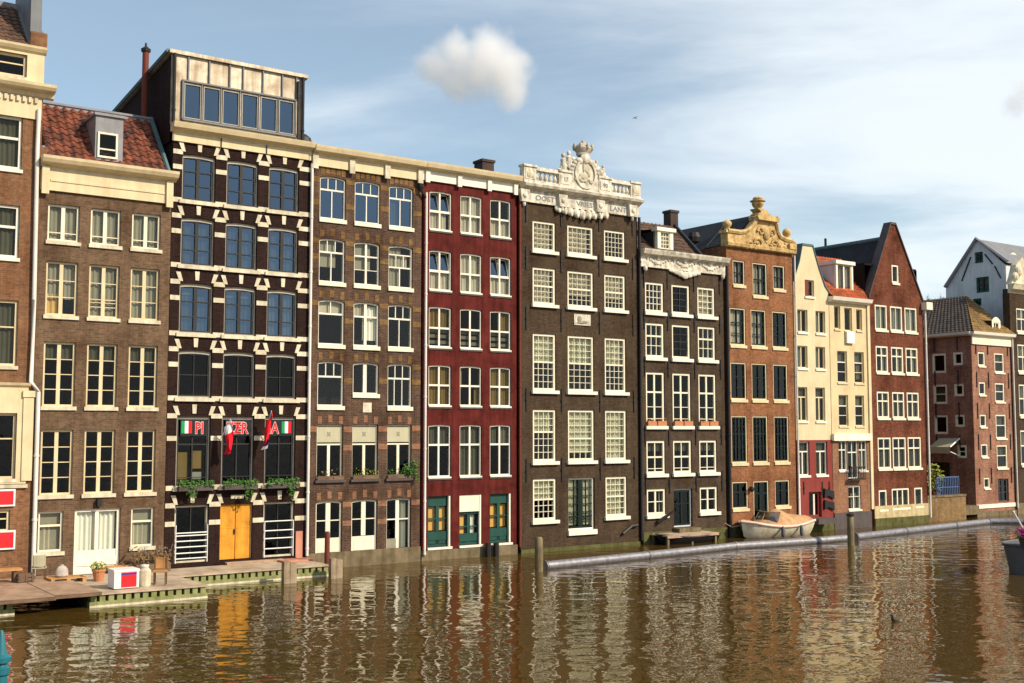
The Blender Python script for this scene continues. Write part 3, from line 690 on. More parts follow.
# ================================================================== H5 red painted
s0 = edge(421, 300) + .06; s1 = edge(516.5, 300)
h = house('canal_house', 'deep red painted canal house with white cross windows and dark green doors', s0, s1)
C5 = cols(270, [(429.2, 451.7), (460.3, 482), (490.2, 511)])
RR = rows(440, [(191.5, 230), (250.5, 290.2), (306.8, 347), (365, 405.5), (424.7, 477)])
RG = (S(439, 547)[1], S(439, 496)[1]); zfb = S(470, 187)[1]; zft = S(470, 167.6, -.48)[1] - .34
ws = [(*C5[c], *RR[r], .035) for r in range(5) for c in range(3)] + [(*C5[c], *RG, 0) for c in range(3)]
shell(h, s0, s1, -1, [(s0, -1), (s1, -1), (s1, zfb), (s0, zfb)], holes_of(ws), 'red_paint')
rooms(h, s0, s1, [.3] + [r[0]-.35 for r in reversed(RR)] + [zfb])
for r in range(5):
    for c in range(3):
        hf = .47 if r < 3 else (.5 if r == 3 else .62)
        til = ()
        if (r, c) in ((0, 0), (1, 0), (1, 2)): til = (hf, (0, .48), (.52, 1))
        cur = {0: [('net_curtain', 0, 1, 0, .46), ('net_curtain', 0, 1, .5, 1)] if c == 1 else ([('net_curtain', .05, 1, 0, .45)] if c else [('net_curtain', 0, .9, 0, .45)]),
               1: [('net_curtain', 0, 1, 0, .46)] + ([('net_curtain', 0, 1, .46, 1)] if c == 1 else []),
               2: [('ochre_curtain', 0, 1, .48, 1)] if c == 0 else ([('ochre_curtain', .5, 1, .5, 1)] if c == 2 else []),
               3: [('ochre_curtain', 0, 1, 0, 1)] if c != 1 else [('ochre_curtain', 0, .2, .4, 1), ('ochre_curtain', .8, 1, 0, .5)],
               4: [('net_grey', 0, 1, .64, 1)] if c < 2 else [('net_grey', 0, .45, .6, 1), ('net_curtain', .5, 1, .62, 1)]}[r]
        if r == 4 and c == 1: cur = [('net_grey', .0, 1, .0, 1)]
        if r == 2:
            cur = cur + [('net_curtain', 0, 1, q, q+.09, 0) for q in (.06, .22, .36)]
        window(h, *ws[r*3+c], bars=[('v', .5, .08), ('h', hf, .08)], curtains=cur, frame='white_trim', fw=.055, fd=(.06, .19), tilted=til, glass='glass_dim' if r > 1 else 'glass', sill=('white_trim', .06, .05, .0))
        MB().box(C5[c][0]-.03, C5[c][1]+.03, -.04, -.004, RR[r][0]-.13, RR[r][0]-.062).build('sill_course', 'dark_plinth', h)
for c in range(3):
    a, b, z0, z1 = ws[15+c][:4]
    dtop = z1 if c != 1 else z0 + (z1-z0)*.66
    w = window(h, a, b, z0, dtop, frame='dark_green_paint', fw=.1, fd=(.14, .26), bars=[('v', .5, .16), ('h', .56, .05), ('h', .18, .34)], curtains=[('orange_pane', 0, 1, .3, .8, 0)] if c != 1 else [('orange_pane', .0, .36, .3, .95, 0), ('white_curtain', .58, .9, .3, .95)], glass='glass', name='double_door')
    MB().box(a+.12, b-.12, .16, .2, z0+.12, z0+(dtop-z0)*.3).build('door_panel', 'dark_green_paint', w)
    if c != 1: MB().box(a+.12, b-.12, .15, .21, dtop-(dtop-z0)*.2, dtop-.08).build('transom_panel', 'dark_green_paint', w)
    else: MB().box(a+.02, b-.02, .04, .2, dtop+.01, z1-.01).build('shutter_box', 'ivory_paint', h)
    MB().box(b-.09, b-.004, .02, .13, z0, z1-.01).box(a-.04, b+.04, -.09, .12, z0-.1, z0-.003).build('door_surround', 'white_trim', w)
MB().box(s0-.04, s1+.03, -.1, -.004, zfb, zft).build('frieze', 'white_trim', h)
for t in (.03, .36, .68, .97): x = s0+(s1-s0)*t; MB().box(x-.1, x+.1, -.2, -.104, zfb-.1, zft).build('frieze_bracket', 'white_trim', h)
cornice(h, s0-.02, s1+.05, zft, [(.12, 0), (.16, .06), (.4, .12), (.46, .26), (.48, .34)], 'cream_trim')
rf = MB().box(s0, s1, 0, 9, zft, zft+.3).build('roof', 'tar_roof', h)
x0_, x1_ = S(482.5, 165, 1.5)[0], S(494, 165, 1.5)[0]; zt_ = S(488, 162, 1.5)[1]
MB().box(x0_, x1_, 1.5, 2.2, zft+.3, zt_).box(x0_-.05, x1_+.05, 1.45, 2.25, zt_, zt_+.12).build('chimney', 'chimney_brick', rf)
MB().box(s0, s1, -.08, -.003, -1, RG[0]-.12).build('plinth', 'plinth_stone', h)
drainpipe(h, [(s1+.12, -.1, zfb), (s1+.12, -.1, .3)], .06, 'rust_pipe')
for x_, y_ in ((484, 548), (492, 548)):
    x, z = S(x_, y_); MB().tube([(x, -.32, z+.25), (x, -.32, z-.5)], .13, 8).build('mooring_fender', 'iron', h)
H5 = h; H5s = (s0, s1)
# ================================================================== H6 black-brown with white balustrade and crest
s0 = edge(520.5, 350); s1 = edge(638, 350)
h = house('canal_house', 'tall dark brown canal house with white balustrade, crowned crest and lettered frieze', s0, s1)
C6 = cols(350, [(532.8, 556), (567.8, 594), (604.8, 626)])
RR = rows(544, [(221.4, 251), (267.8, 304.5), (333.7, 390.5), (409.4, 461.5), (478.7, 520.5)])
zfb = S(579, 209.5)[1]; zft = S(579, 198.5)[1]
door = (C6[1][0], C6[1][1], S(580, 530)[1], S(580, 477.9)[1])
ws = [(*C6[c], *RR[r], 0) for r in range(5) for c in range(3) if not (r == 4 and c == 1)]
shell(h, s0, s1, -1, [(s0, -1), (s1, -1), (s1, zfb), (s0, zfb)], holes_of(ws + [door]), 'brick_black')
rooms(h, s0, s1, [.3] + [r[0]-.4 for r in reversed(RR)] + [zfb])
sl6 = ('white_trim', .15, .14, .1); i = 0
for r in range(5):
    for c in range(3):
        if r == 4 and c == 1: continue
        nh = (5, 6, 8, 7, 6)[r]; mid = (None, 3, 4, 3 if c else 4, 3)[r]
        if r == 0: cur = [('net_curtain', 0, .9, 0, 1)] if c < 2 else []
        elif r == 1: cur = [('net_curtain', 0, .92, .0, 1)] if c == 0 else [('net_curtain', 0, 1, .3, 1)]
        elif r == 2: cur = [('net_green', 0, 1, .5, 1)]
        elif r == 3: cur = [('net_green', 0, 1, (.56, .12, 0)[c], 1)]
        else: cur = [('net_green', 0, 1, .5 if c == 0 else 0, 1)]
        nv = 4 if r in (2, 3, 4) else 5
        window(h, *ws[i], bars=grid_bars(nv, nh, .017 if r < 2 else .022, mid, .07), curtains=cur, frame='ivory_paint', fw=.11, fd=(.06, .2), glass='glass', sill=sl6); i += 1
w = window(h, *door, frame='white_trim', fw=.08, fd=(.1, .24), sash='black_green_paint', bars=grid_bars(4, 6, .03) + [('v', .5, .24), ('h', .24, .06), ('h', .01, .12)], curtains=[('net_green', 0, 1, .06, 1)], sill=('white_trim', .22, .12, .06), name='double_door')
mid_s = (s0+s1)/2
pp = [s0+.32, (C6[0][1]+C6[1][0])/2-.03, (C6[1][1]+C6[2][0])/2+.02, s1-.3]
an = []
for r in range(5):
    top = RR[r][1] + (.35 if r else .1)
    for p in pp: an.append((p, (RR[r][1] + (RR[r-1][0] if r else zfb))/2))
anchors(h, an, 1.05)
x0, x1 = S(573.5, 315)[0], S(590, 315)[0]; z0, z1 = S(582, 325.5)[1], S(582, 314.5)[1]
t_ = MB().box(x0, x1, -.05, -.004, z0, z1).build('gable_stone', 'white_stone', h)
MB().ball(((x0+x1)/2-.18, -.06, (z0+z1)/2+.03), (.14, .03, .16)).ball(((x0+x1)/2+.14, -.06, (z0+z1)/2-.1), (.2, .03, .07)).ball(((x0+x1)/2-.1, -.06, (z0+z1)/2-.14), (.25, .03, .05)).build('relief', 'net_grey', t_)
# frieze with words
fz = MB().box(s0-.02, s1+.02, -.12, -.004, zfb, zft).build('frieze', 'white_stone', h)
hfz = zft - zfb
for px, tx in ((543.5, 'OOST'), (583, 'VRIES'), (616.5, 'LANT')):
    letters(tx, hfz*.62, 'lead_grey', fz, S(px, 207)[0], -.124, zfb + hfz*.26, .006, .006, squash=1.25)
for px in (525.5, 563.5, 601, 633.5):
    x = S(px, 206, -.3)[0]; m = MB(); m.prism([(x-.2, zfb-.04), (x+.2, zfb-.04), (x+.26, zft), (x-.26, zft)], -.3, -.124).ball((x, -.3, zfb+.25), (.13, .07, .13)).ball((x, -.2, zfb-.12), (.08, .08, .14)); m.build('console', 'white_stone', h)
x0_, x1_ = S(554, 214)[0], S(607, 220)[0]
m = MB(); n = 9                                           # carved swag under the frieze
for k in range(n):
    x = x0_ + (x1_-x0_)*(k+.5)/n; q = 1-abs(2*(k+.5)/n-1); m.ball((x, -.1, zfb-.1-.14*q), ((x1_-x0_)/n*.62, .1, .15+.1*q))
    m.ball((x, -.2, zfb-.2-.2*q), (.09, .06, .12))
m.build('carved_swag', 'white_stone', h, smooth=True)
cornice(h, s0-.04, s1+.06, zft, [(.12, 0), (.2, .05), (.3, .1), (.45, .16), (.5, .27), (.38, .33), (.3, .38)], 'white_stone')
zb = zft + .38; zt = S(579, 172.5, -.3)[1] - .1; hb = zt - zb
# balustrade: piers, panels, balusters, rail
bl = thing  # (readability)
m = MB()
P6 = [(521, 532.5), (555.5, 568), (595, 607.5), (627, 637)]
PX = [(S(a, 180)[0], S(b, 180)[0]) for a, b in P6]; PX[0] = (s0-.0, PX[0][1]); PX[3] = (PX[3][0], s1+.0)
pn = []
for i, (a, b) in enumerate(PX):
    k = MB().box(a, b, -.3, .05, zb, zt).box(a+.08, b-.08, -.325, -.304, zb+.12, zt-.14).box(a-.04, b+.04, -.36, .1, zt, zt+.1)
    pn.append(k.build('balustrade_pier', 'white_stone', h))
for p, tx in ((pn[1], '17'), (pn[2], '90')):
    a, b = PX[1] if tx == '17' else PX[2]
    letters(tx, hb*.4, 'lead_grey', p, (a+b)/2, -.33, zb+hb*.38, .006, .008)
for p, (a, b) in ((pn[0], PX[0]), (pn[3], PX[3])):
    x = (a+b)/2; MB().ball((x, -.33, zb+hb*.55), (.13, .04, .22)).ball((x-.14, -.33, zb+hb*.48), (.07, .03, .16)).ball((x+.14, -.33, zb+hb*.48), (.07, .03, .16)).build('relief', 'cream_stone', p)
prof = [(.09, 0), (.09, .06), (.05, .1), (.1, .25), (.115, .36), (.06, .62), (.05, .8), (.085, .88), (.085, 1.0)]
for (a, b) in ((PX[0][1], PX[1][0]), (PX[2][1], PX[3][0])):
    MB().box(a, b, -.26, .02, zb, zb+.1).box(a, b, -.3, .04, zt-.12, zt+.05).build('balustrade_rail', 'white_stone', h)
    for k in range(5):
        x = a + (b-a)*(k+.5)/5
        MB().lathe([(r_, q*(hb-.22)) for r_, q in prof], x, -.12, zb+.1, 9).build('baluster', 'white_stone', h, smooth=True)
# central shield panel, crest and crown
ca, cb = PX[1][1], PX[2][0]; cx = (ca+cb)/2; zt2 = S(582, 158.5, -.3)[1]; zap = S(581, 142)[1]
pts = [(ca, zb), (cb, zb), (cb, zt)]
for k in range(13): t = k/12; pts.append((cx + (cb-cx)*math.cos(math.pi*t), zt + (zt2-zt)*.95*math.sin(math.pi*t)))
pts.append((ca, zt))
ob = MB().prism(pts, -.28, .1).build('crest_panel', 'white_stone', h)
m = MB(); a_, b_ = (cb-ca)*.5, (zt2-zb)*.46; cz = (zb+zt2)/2+.02
for k in range(24):
    t0, t1 = 2*math.pi*k/24, 2*math.pi*(k+1)/24
    m.prism([(cx+a_*.66*math.cos(t0), cz+b_*.9*math.sin(t0)), (cx+a_*.66*math.cos(t1), cz+b_*.9*math.sin(t1)), (cx+a_*.8*math.cos(t1), cz+b_*1.05*math.sin(t1)), (cx+a_*.8*math.cos(t0), cz+b_*1.05*math.sin(t0))], -.35, -.284)
m.build('oval_frame', 'white_stone', ob)
m = MB(); rnd = random.Random(5)
for k in range(7): m.ball((cx-.55+.18*k, -.3, cz-b_*.45+.06*math.sin(k*2)), (.13, .05, .07+.03*(k % 2)))
m.ball((cx-.1, -.3, cz-.1), (.28, .05, .16)).ball((cx+.22, -.3, cz+.02), (.1, .05, .14)).ball((cx-.1, -.3, cz+.35), (.06, .04, .3)).ball((cx+.1, -.3, cz+.3), (.18, .03, .22))
m.build('relief', 'net_curtain', ob)
m = MB()
for sgn in (-1, 1):                                       # scrolls and figures beside the crest
    base = ca if sgn < 0 else cb
    for k in range(6):
        m.ball((base + sgn*(.6 - .17*k), -.1, zt + .1 + .13*k), (.15, .12, .12))
    for k, q in enumerate((.02, .36) if sgn < 0 else (.0, .42)):
        x = base + sgn*q; zq = zt + (.28 if k == 0 else .12); sc_ = 1.0 if sgn < 0 else .72
        m.lathe([(.14*sc_, 0), (.17*sc_, .15*sc_), (.12*sc_, .4*sc_), (.15*sc_, .52*sc_), (.07*sc_, .62*sc_)], x, -.1, zq, 8).ball((x, -.1, zq+.72*sc_), (.1*sc_, .1*sc_, .13*sc_))
for k in range(13):
    t = math.pi*k/12; m.ball((cx + (a_+.02)*math.cos(t), -.24, zt + (zt2-zt)*math.sin(t)), (.13, .1, .11))
m.ball((cx, -.3, zt2+.02), (.3, .14, .26)).ball((cx-.3, -.26, zt2-.12), (.2, .12, .16)).ball((cx+.3, -.26, zt2-.12), (.2, .12, .16))
m.build('crest_carving', 'white_stone', h, smooth=True)
cz0 = zt2+.16; hc = zap - cz0
m = MB().lathe([(.34, 0), (.38, .08*hc), (.36, .2*hc), (.44, .3*hc), (.52, .52*hc), (.46, .6*hc), (.3, .78*hc), (.1, .9*hc)], cx, -.12, cz0, 14, (1, .7))
for k in range(8): t = 2*math.pi*k/8; m.ball((cx+.5*math.cos(t), -.12+.36*math.sin(t), cz0+.6*hc), (.075, .075, .17))
m.ball((cx, -.12, cz0+.93*hc), (.1, .1, .13)); m.build('crown', 'stone_casing', h, smooth=True)
rf = MB().box(s0, s1, .06, 9, zft, zft+.3).build('roof', 'tar_roof', h)
MB().box(s0, s1, -.06, -.003, -1, S(580, 545.5)[1]).build('plinth', 'plinth_moss', h)
x, z = S(628.5, 530); MB().tube([(x-.45, -.12, z-.15), (x+.1, -.12, z+.18), (x+.5, -.1, z+.22)], .07, 6).build('mooring_iron', 'iron', h)
drainpipe(h, [(s1+.06, -.1, zfb), (s1+.06, -.1, .2)], .07, 'pipe_dark')
H6 = h; H6s = (s0, s1)

# ================================================================== H7 smaller black-brown house, white swagged frieze
s0 = edge(639.5, 350) + .12; s1 = edge(724, 350)
h = house('canal_house', 'lower dark brown canal house with carved white frieze and brown tiled attic', s0, s1)
C7 = cols(390, [(646, 664.8), (672.6, 691), (698.6, 716.2)])
RR = rows(655, [(282.3, 312.3), (322.9, 357.5), (372, 426), (440.4, 474), (488.8, 515)])
door = (C7[1][0], C7[1][1], S(682, 527)[1], S(682, 488.8)[1])
ws = [(*C7[c], *RR[r], 0) for r in range(5) for c in range(3) if not (r == 4 and c == 1)]
dz = S(682, 360)[1] - S(682, 365)[1]
zfb = S(682, 271)[1]; zft = S(682, 252.2, -.5)[1] - .36
shell(h, s0, s1, -1, [(s0, -1), (s1, -1), (s1, zfb), (s0, zfb)], holes_of(ws + [door]), 'brick_black_warm')
rooms(h, s0, s1, [.3] + [r[0]-.4 for r in reversed(RR)] + [zfb])
i = 0; sl7 = ('white_trim', .16, .14, .1)
for r in range(5):
    for c in range(3):
        if r == 4 and c == 1: continue
        fr = 'ivory_paint'; sa = None; bars = {0: grid_bars(4, 4, .03), 1: [('v', .33, .03), ('v', .67, .03), ('h', .64, .08), ('h', .32, .03)], 2: [('v', .5, .1, 0, 1), ('h', .64, .08), ('h', .34, .03), ('h', .1, .03)], 3: [('v', .5, .05), ('h', .5, .08), ('h', .1, .03)], 4: [('v', .5, .1), ('h', .5, .035)]}[r]
        cur = []
        if c == 1 and r < 2: sa = 'dark_sash'; bars = [('v', .5, .04), ('h', .5, .04), ('h', .25, .03), ('h', .75, .03)]
        if c == 2 and r == 0: cur = [('net_curtain', 0, 1, 0, 1)]; bars = grid_bars(3, 4, .03)
        if r == 3: cur = [('net_grey', 0, 1, .7, 1)]
        if r == 4 and c == 0: cur = [('white_curtain', .86, 1, 0, 1)]
        window(h, *ws[i], bars=bars, sash=sa, curtains=cur, frame=fr, fw=.12, fd=(.06, .2), glass='glass_dim' if r > 1 or c == 1 else 'glass', sill=sl7); i += 1
w = window(h, *door, frame='pale_stucco', fw=.07, fd=(.1, .24), sash='black_green_paint', bars=[('v', .5, .1), ('h', .62, .05), ('v', .02, .1), ('v', .98, .1), ('h', .02, .14), ('h', .98, .12)], glass='glass_green', name='door')
pp = [s0+.2, (C7[0][1]+C7[1][0])/2-.02, (C7[1][1]+C7[2][0])/2+.02, s1-.28]
anchors(h, [(p, (RR[r][1] + (RR[r-1][0] if r else zfb-.1))/2 - .1) for r in range(5) for p in pp], 1.0)
fz = MB().box(s0-.1, s1+.05, -.12, -.004, zfb, zft).build('frieze', 'white_stone', h)
m = MB()
for k in range(3):
    a = s0 + .15 + (s1-s0-.3)*k/3; b = s0 + .15 + (s1-s0-.3)*(k+1)/3; cx = (a+b)/2
    for j in range(9):
        t = j/8; m.ball((a+.25+(b-a-.5)*t, -.13, zfb+.52-.3*math.sin(math.pi*t)), (.12, .05, .08+.04*(j % 2)))
    m.ball((cx, -.14, zfb+.52), (.2, .06, .16)).ball((a+.18, -.14, zfb+.55), (.1, .06, .2)).ball((b-.18, -.14, zfb+.55), (.1, .06, .2))
for k in range(7):
    q = 1-abs(2*k/6-1); m.ball((s0+(s1-s0)*(.36+.3*k/6), -.1, zfb-.06-.16*q), (.26, .07, .1+.1*q))
for t in (.03, .97): m.ball((s0+(s1-s0)*t, -.16, zfb-.08), (.12, .1, .16))
m.build('carved_swag', 'white_stone', fz, smooth=True)
cornice(h, s0-.14, s1+.1, zft, [(.12, 0), (.2, .06), (.4, .12), (.48, .28), (.5, .36)], 'white_stone')
zt = zft + .36
off = 2.6; zr = S(655, 224, off)[1]; rl = S(636, 224, off)[0]; rr = S(673.5, 226, off)[0]
rbr = S(697.5, 254, .2)[0]
rf = MB().tiled((s0, .0, zt-.1), (rbr, .0, zt-.1), (s0, off, zr), (rr, off, zr), .26, .32).build('roof', 'brown_tiles', h)
MB().add([(rbr, 0, zt-.2), (rr, off, zr), (rr+.6, off+7, zr-.3), (rbr+2.6, 7, zt-.2)], [(0, 1, 2, 3)]).build('roof_flank', 'slate_roof', h)
MB().tube([(rbr+.05, -.05, zt), (rr+.05, off, zr+.05)], .13, 6).build('roof_verge', 'slate_roof', h)
MB().box(s0, s1, .1, 8, zt-.5, zt-.14).build('flat_roof', 'tar_roof', h)
MB().box(rr-.25, rr+.3, off-.05, off+.5, zr-.5, zr+.75).box(rr-.3, rr+.35, off-.1, off+.55, zr+.75, zr+.88).build('chimney', 'chimney_brick', rf)
x = S(693.5, 240, 2.5)[0]; zz0 = S(693.5, 252, 2.5)[1]; zz1 = S(693.5, 233, 2.5)[1]
MB().lathe([(.16, -1), (.16, zz1-zz0-.55), (.36, zz1-zz0-.5), (.4, zz1-zz0-.25), (.3, zz1-zz0)], x, 2.5, zz0, 10).build('roof_vent', 'iron', h)
do = .25; da, db = S(655, 240, do)[0], S(670.5, 240, do)[0]; z0, z1 = S(662, 249.5, do)[1], S(662, 232, do)[1]
dm = MB().use('white_trim'); dm.box(da, da+.2, do-.2, do+.1, z0, z1).box(db-.2, db, do-.2, do+.1, z0, z1).box(da-.12, db+.12, do-.3, do+.12, z1, z1+.18)
dm.use('slate_roof').quad((da, do, z0), (da, do+2.2, z0), (da, do+2.2, z1), (da, do, z1)).quad((db, do, z0), (db, do+2.2, z0), (db, do+2.2, z1), (db, do, z1)).quad((da-.1, do+.12, z1+.1), (db+.1, do+.12, z1+.1), (db+.1, do+2.4, z1+.3), (da-.1, do+2.4, z1+.3))
dob = dm.build('dormer', 'white_trim', h)
window(dob, da+.2, db-.2, z0, z1, y=do-.16, frame='ivory_paint', fw=.06, fd=(0, .1), bars=grid_bars(3, 4, .03), curtains=[('net_curtain', 0, 1, 0, 1)])
MB().box(s0, s1, -.06, -.003, -1, .55).build('plinth', 'plinth_moss', h)
x, z = S(665, 527); m = MB()
MB().box(C7[1][0]-.1, C7[1][1]+.1, -.5, -.01, door[2]-.3, door[2]-.02).build('step', 'plinth_stone', h)
x0_ = S(668, 528)[0]; MB().tube([(x0_-.75, -.1, 1.0), (x0_-.1, -.5, 1.55)], [.12, .05], 6).build('mooring_iron', 'iron', h)
drainpipe(h, [(s1+.16, -.12, zft), (s1+.16, -.12, -.3)], .09, 'pipe_dark')
H7 = h; H7s = (s0, s1); H7w = ws

# ================================================================== H8 orange brick with golden neck gable
s0 = edge(726, 350) + .12; s1 = edge(793.8, 350)
h = house('canal_house', 'orange brown brick canal house under an ornate golden stone gable with urn', s0, s1)
C8 = cols(390, [(730.8, 746.6), (752, 767.2), (773.4, 788)])
RR = rows(738, [(308, 345.2), (362.4, 399.5), (415.8, 463), (481.7, 508.8)])
r0 = [(S(732.8, 270)[0], S(744.8, 270)[0], S(738, 285)[1], S(738, 260.3)[1]), (S(752.6, 275)[0], S(767, 275)[0], S(759, 296)[1], S(759, 263)[1]), (S(773, 275)[0], S(784.6, 275)[0], S(779, 289.5)[1], S(779, 265.5)[1])]
door = (C8[1][0], C8[1][1], .75, RR[3][1])
ws = r0 + [(*C8[c], *RR[r]) for r in range(4) for c in range(3) if not (r == 3 and c == 1)]
zg = S(758, 249.5)[1]
shell(h, s0, s1, -1, [(s0, -1), (s1, -1), (s1, zg), (s0, zg)], holes_of(ws + [door]), 'brick_orange')
rooms(h, s0, s1, [.3] + [r[0]-.4 for r in reversed(RR)] + [zg])
for i, w_ in enumerate(ws):
    r = 0 if i < 3 else (i-3)//3 + 1
    cur = [('net_curtain', 0, .9, 0, 1)] if r == 0 or (r == 1 and i != 5) else []
    bars = [('v', .5, .06), ('h', .62 if r != 0 else .5, .05), ('v', .02, .06), ('v', .98, .06), ('h', .98, .06), ('h', .02, .06)] + ([('h', .31, .03)] if r in (1, 2) else []) + ([('v', .25, .025), ('v', .75, .025), ('h', .33, .025), ('h', .8, .025)] if r == 3 else [])
    window(h, *w_, frame='cream_trim', fw=.07, fd=(.04, .2), sash='black_green_paint', bars=bars, glass='glass' if r < 2 else 'glass_green', curtains=cur, sill=('cream_trim', .15, .07, .03))
w = window(h, *door, frame='cream_trim', fw=.07, fd=(.04, .2), sash='black_green_paint', bars=[('v', .5, .14), ('h', .7, .08), ('v', .03, .1), ('v', .97, .1), ('h', .25, .04)], glass='glass_green', name='door')
x, z = S(749.8, 489); MB().ball((x, -.15, z), (.12, .12, .16)).tube([(x, 0, z+.1), (x, -.15, z+.1)], .03, 6).build('wall_lamp', 'iron', h)
# gable
def g8(px, py): return S(px, py, -.1)
out = [(s0-.03, zg), (s1+.04, zg)] + [g8(*p) for p in ((793.5, 243.5), (789.5, 240.5), (784, 239.5), (779, 236.5), (776.3, 231), (775.6, 225.5), (773, 222), (757, 216.5), (754.5, 222), (750, 228), (745, 231.5), (739, 232.3), (731, 231.2))] + [(s0-.03, g8(727, 230.8)[1])]
gb = MB().prism(out, -.16, .35).build('gable', 'gold_stone', h)
cornice(gb, s0-.1, s1+.1, zg-.06, [(.17, 0), (.24, .05), (.28, .2), (.2, .26)], 'gold_stone')
m = MB(); path = [Vector((p[0], -.2, p[1])) for p in out[2:]]
m.tube([(p.x, -.16, p.z) for p in path], .13, 6)
cx, cz = g8(765, 235)
for sg_ in (-1, 1):                                       # carved volutes in the tympanum
    for (ox, oz, r0_, turns) in ((.62, -.55, .34, 1.6), (1.25, -.7, .24, 1.4), (.42, .12, .26, 1.3)):
        sp_ = [(cx + sg_*(ox + r0_*(1-q/26)*math.cos(q/26*turns*6.28)), -.2, cz + oz + r0_*(1-q/26)*math.sin(q/26*turns*6.28)) for q in range(25)]
        m.tube(sp_, [.085*(1-q/36) for q in range(25)], 6)
rnd = random.Random(2)
for k in range(16): m.ball((cx+rnd.uniform(-1.6, 1.6), -.17, cz-.6+rnd.uniform(-.25, .3)), (rnd.uniform(.07, .14), .07, rnd.uniform(.05, .12)))
m.ball((cx, -.22, cz+.05), (.24, .12, .36)); m.build('gable_carving', 'gold_stone', gb, smooth=True)
ta, tb = g8(753.5, 217)[0], g8(776, 223)[0]; tz = g8(765, 219.8)[1]
MB().prism([(ta+.1, tz-.1), (tb-.1, tz-.1), (tb, tz+.08), (tb-.2, tz+.2), (ta+.2, tz+.2), (ta, tz+.08)], -.42, .3).build('pediment', 'gold_stone', gb)
na, nb = g8(756.5, 214)[0], g8(768.5, 216)[0]; nz = g8(758.3, 209)[1]; nx = g8(758.4, 205)[0]
nx = g8(759.2, 205)[0]
m = MB().prism([(na-.1, tz+.2), (nb+.1, tz+.2), (nb-.25, (tz+nz)/2+.1), (nx+.32, nz), (nx-.32, nz), (na+.15, (tz+nz)/2+.1)], -.3, .3); m.build('neck', 'gold_stone', gb)
uz = g8(758, 196)[1] - nz
MB().lathe([(.24, 0), (.16, .08*uz), (.26, .2*uz), (.33, .42*uz), (.3, .55*uz), (.42, .6*uz), (.42, .66*uz), (.22, .7*uz), (.28, .84*uz), (.2, .95*uz), (.06, uz)], nx, 0, nz, 14).build('urn', 'gold_stone', gb, smooth=True)
for (px, py0, py1) in ((728.6, 231, 219.5), (788.3, 240.5, 228)):
    x = g8(px, py0)[0]; z0 = g8(px, py0)[1]; hh = g8(px, py1)[1] - z0
    MB().box(x-.3, x+.3, -.22, .3, z0-.1, z0+.06*hh).lathe([(.2, .06*hh), (.13, .26*hh), (.15, .36*hh), (.22, .48*hh), (.25, .66*hh), (.2, .84*hh), (.11, .94*hh), (.04, hh)], x, 0, z0, 12).build('ball_finial', 'gold_stone', gb, smooth=True)
x = s1-.2; MB().box(s1-.5, s1+.06, -.3, .3, zg+.2, g8(789, 244)[1]).build('gable_pier', 'gold_stone', gb)
mz = g8(754, 213)[1]; cxm = (s0+s1)/2-.05
MB().add([(s0, .36, zg-.3), (cxm, .36, mz), (s1, .36, zg-.3), (s0, 9, zg-.3), (cxm, 9, mz), (s1, 9, zg-.3)], [(0, 1, 4, 3), (1, 2, 5, 4), (0, 2, 1), (3, 4, 5)]).build('roof', 'slate_roof', h)
ra, rb = S(701, 245, 3.)[0], S(724, 245, 3.)[0]
m = MB(); zq = S(712, 243, 1.2)[1]; zq2 = S(712, 252, 1.2)[1]
m.tube([(ra, 1.2, zq), (s0, 1.2, zq)], .025, 5).tube([(ra, 1.2, (zq+zq2)/2), (s0, 1.2, (zq+zq2)/2)], .02, 5)
for t in (0, .3, .6): m.tube([(ra+(s0-ra)*t, 1.2, zq2-.6), (ra+(s0-ra)*t, 1.2, zq)], .02, 5)
x, z = S(724.5, 225.5, 1.2); x2, z2 = S(706, 247, 1.2); m.tube([(x2, 1.2, z2), (x, 1.2, z)], .03, 5)
m.build('roof_railing', 'iron', h)
MB().box(s0, s1, -.05, -.003, -1, .5).build('plinth', 'plinth_moss', h)
drainpipe(h, [(s1+.08, -.1, zg-.1), (s1+.08, -.1, .2)], .05, 'pipe_white')
H8 = h; H8s = (s0, s1)

# ================================================================== H9 cream neck-gable house on a red base
s0 = edge(795.2, 400); s1 = edge(830.6, 400)
h = house('canal_house', 'narrow cream stucco canal house with pointed gable and red painted ground floors', s0, s1)
zr = S(812, 440)[1]
def wn(x0, x1, yr, y0, y1, xr): return (S(x0, yr)[0], S(x1, yr)[0], S(xr, y1)[1], S(xr, y0)[1])
top = wn(804.8, 814, 288, 280, 296.5, 809)
W9 = [top] + [wn(a, b, y, y0, y1, 802.5) for (y0, y1) in ((309.6, 332), (345.8, 368), (387, 421)) for y in ((y0+y1)/2,) for a, b in ((797.4, 807.6), (815.6, 825.2))]
W9b = [wn(a, b, 458, 441.8, 475.5, 803) for a, b in ((798, 809.5), (815.8, 827.3))]
door = (S(809, 505)[0], S(821.5, 505)[0], .75, S(815, 491.8)[1])
zl = S(795, 282)[1]; ap = S(802.2, 245)[1]; al, ar = S(802, 245)[0], S(812.5, 245)[0]; zs1 = S(826, 291.5)[1]
poly = [(s0, zr), (s1, zr), (s1, S(827, 292)[1]), (S(824.5, 288)[0], S(824.5, 286)[1]), (S(818.5, 268)[0], S(818.5, 268)[1]), (S(814.5, 254)[0], S(814.5, 254)[1]), (ar, ap), (al, ap), (S(799, 262)[0], S(799, 262)[1]), (s0, zl)]
m = MB().use('cream_stucco'); m.sheet_holes(poly, holes_of(W9), 0, .25)
top_z = zl
for s_ in (s0, s1): m.quad((s_, 0, zr), (s_, 9, zr), (s_, 9, zl), (s_, 0, zl))
m.build('wall', 'cream_stucco', h)
m = MB().use('base_red'); m.sheet_holes([(s0, .5), (s1, .5), (s1, zr), (s0, zr)], holes_of(W9b + [door]), -.012, .25)
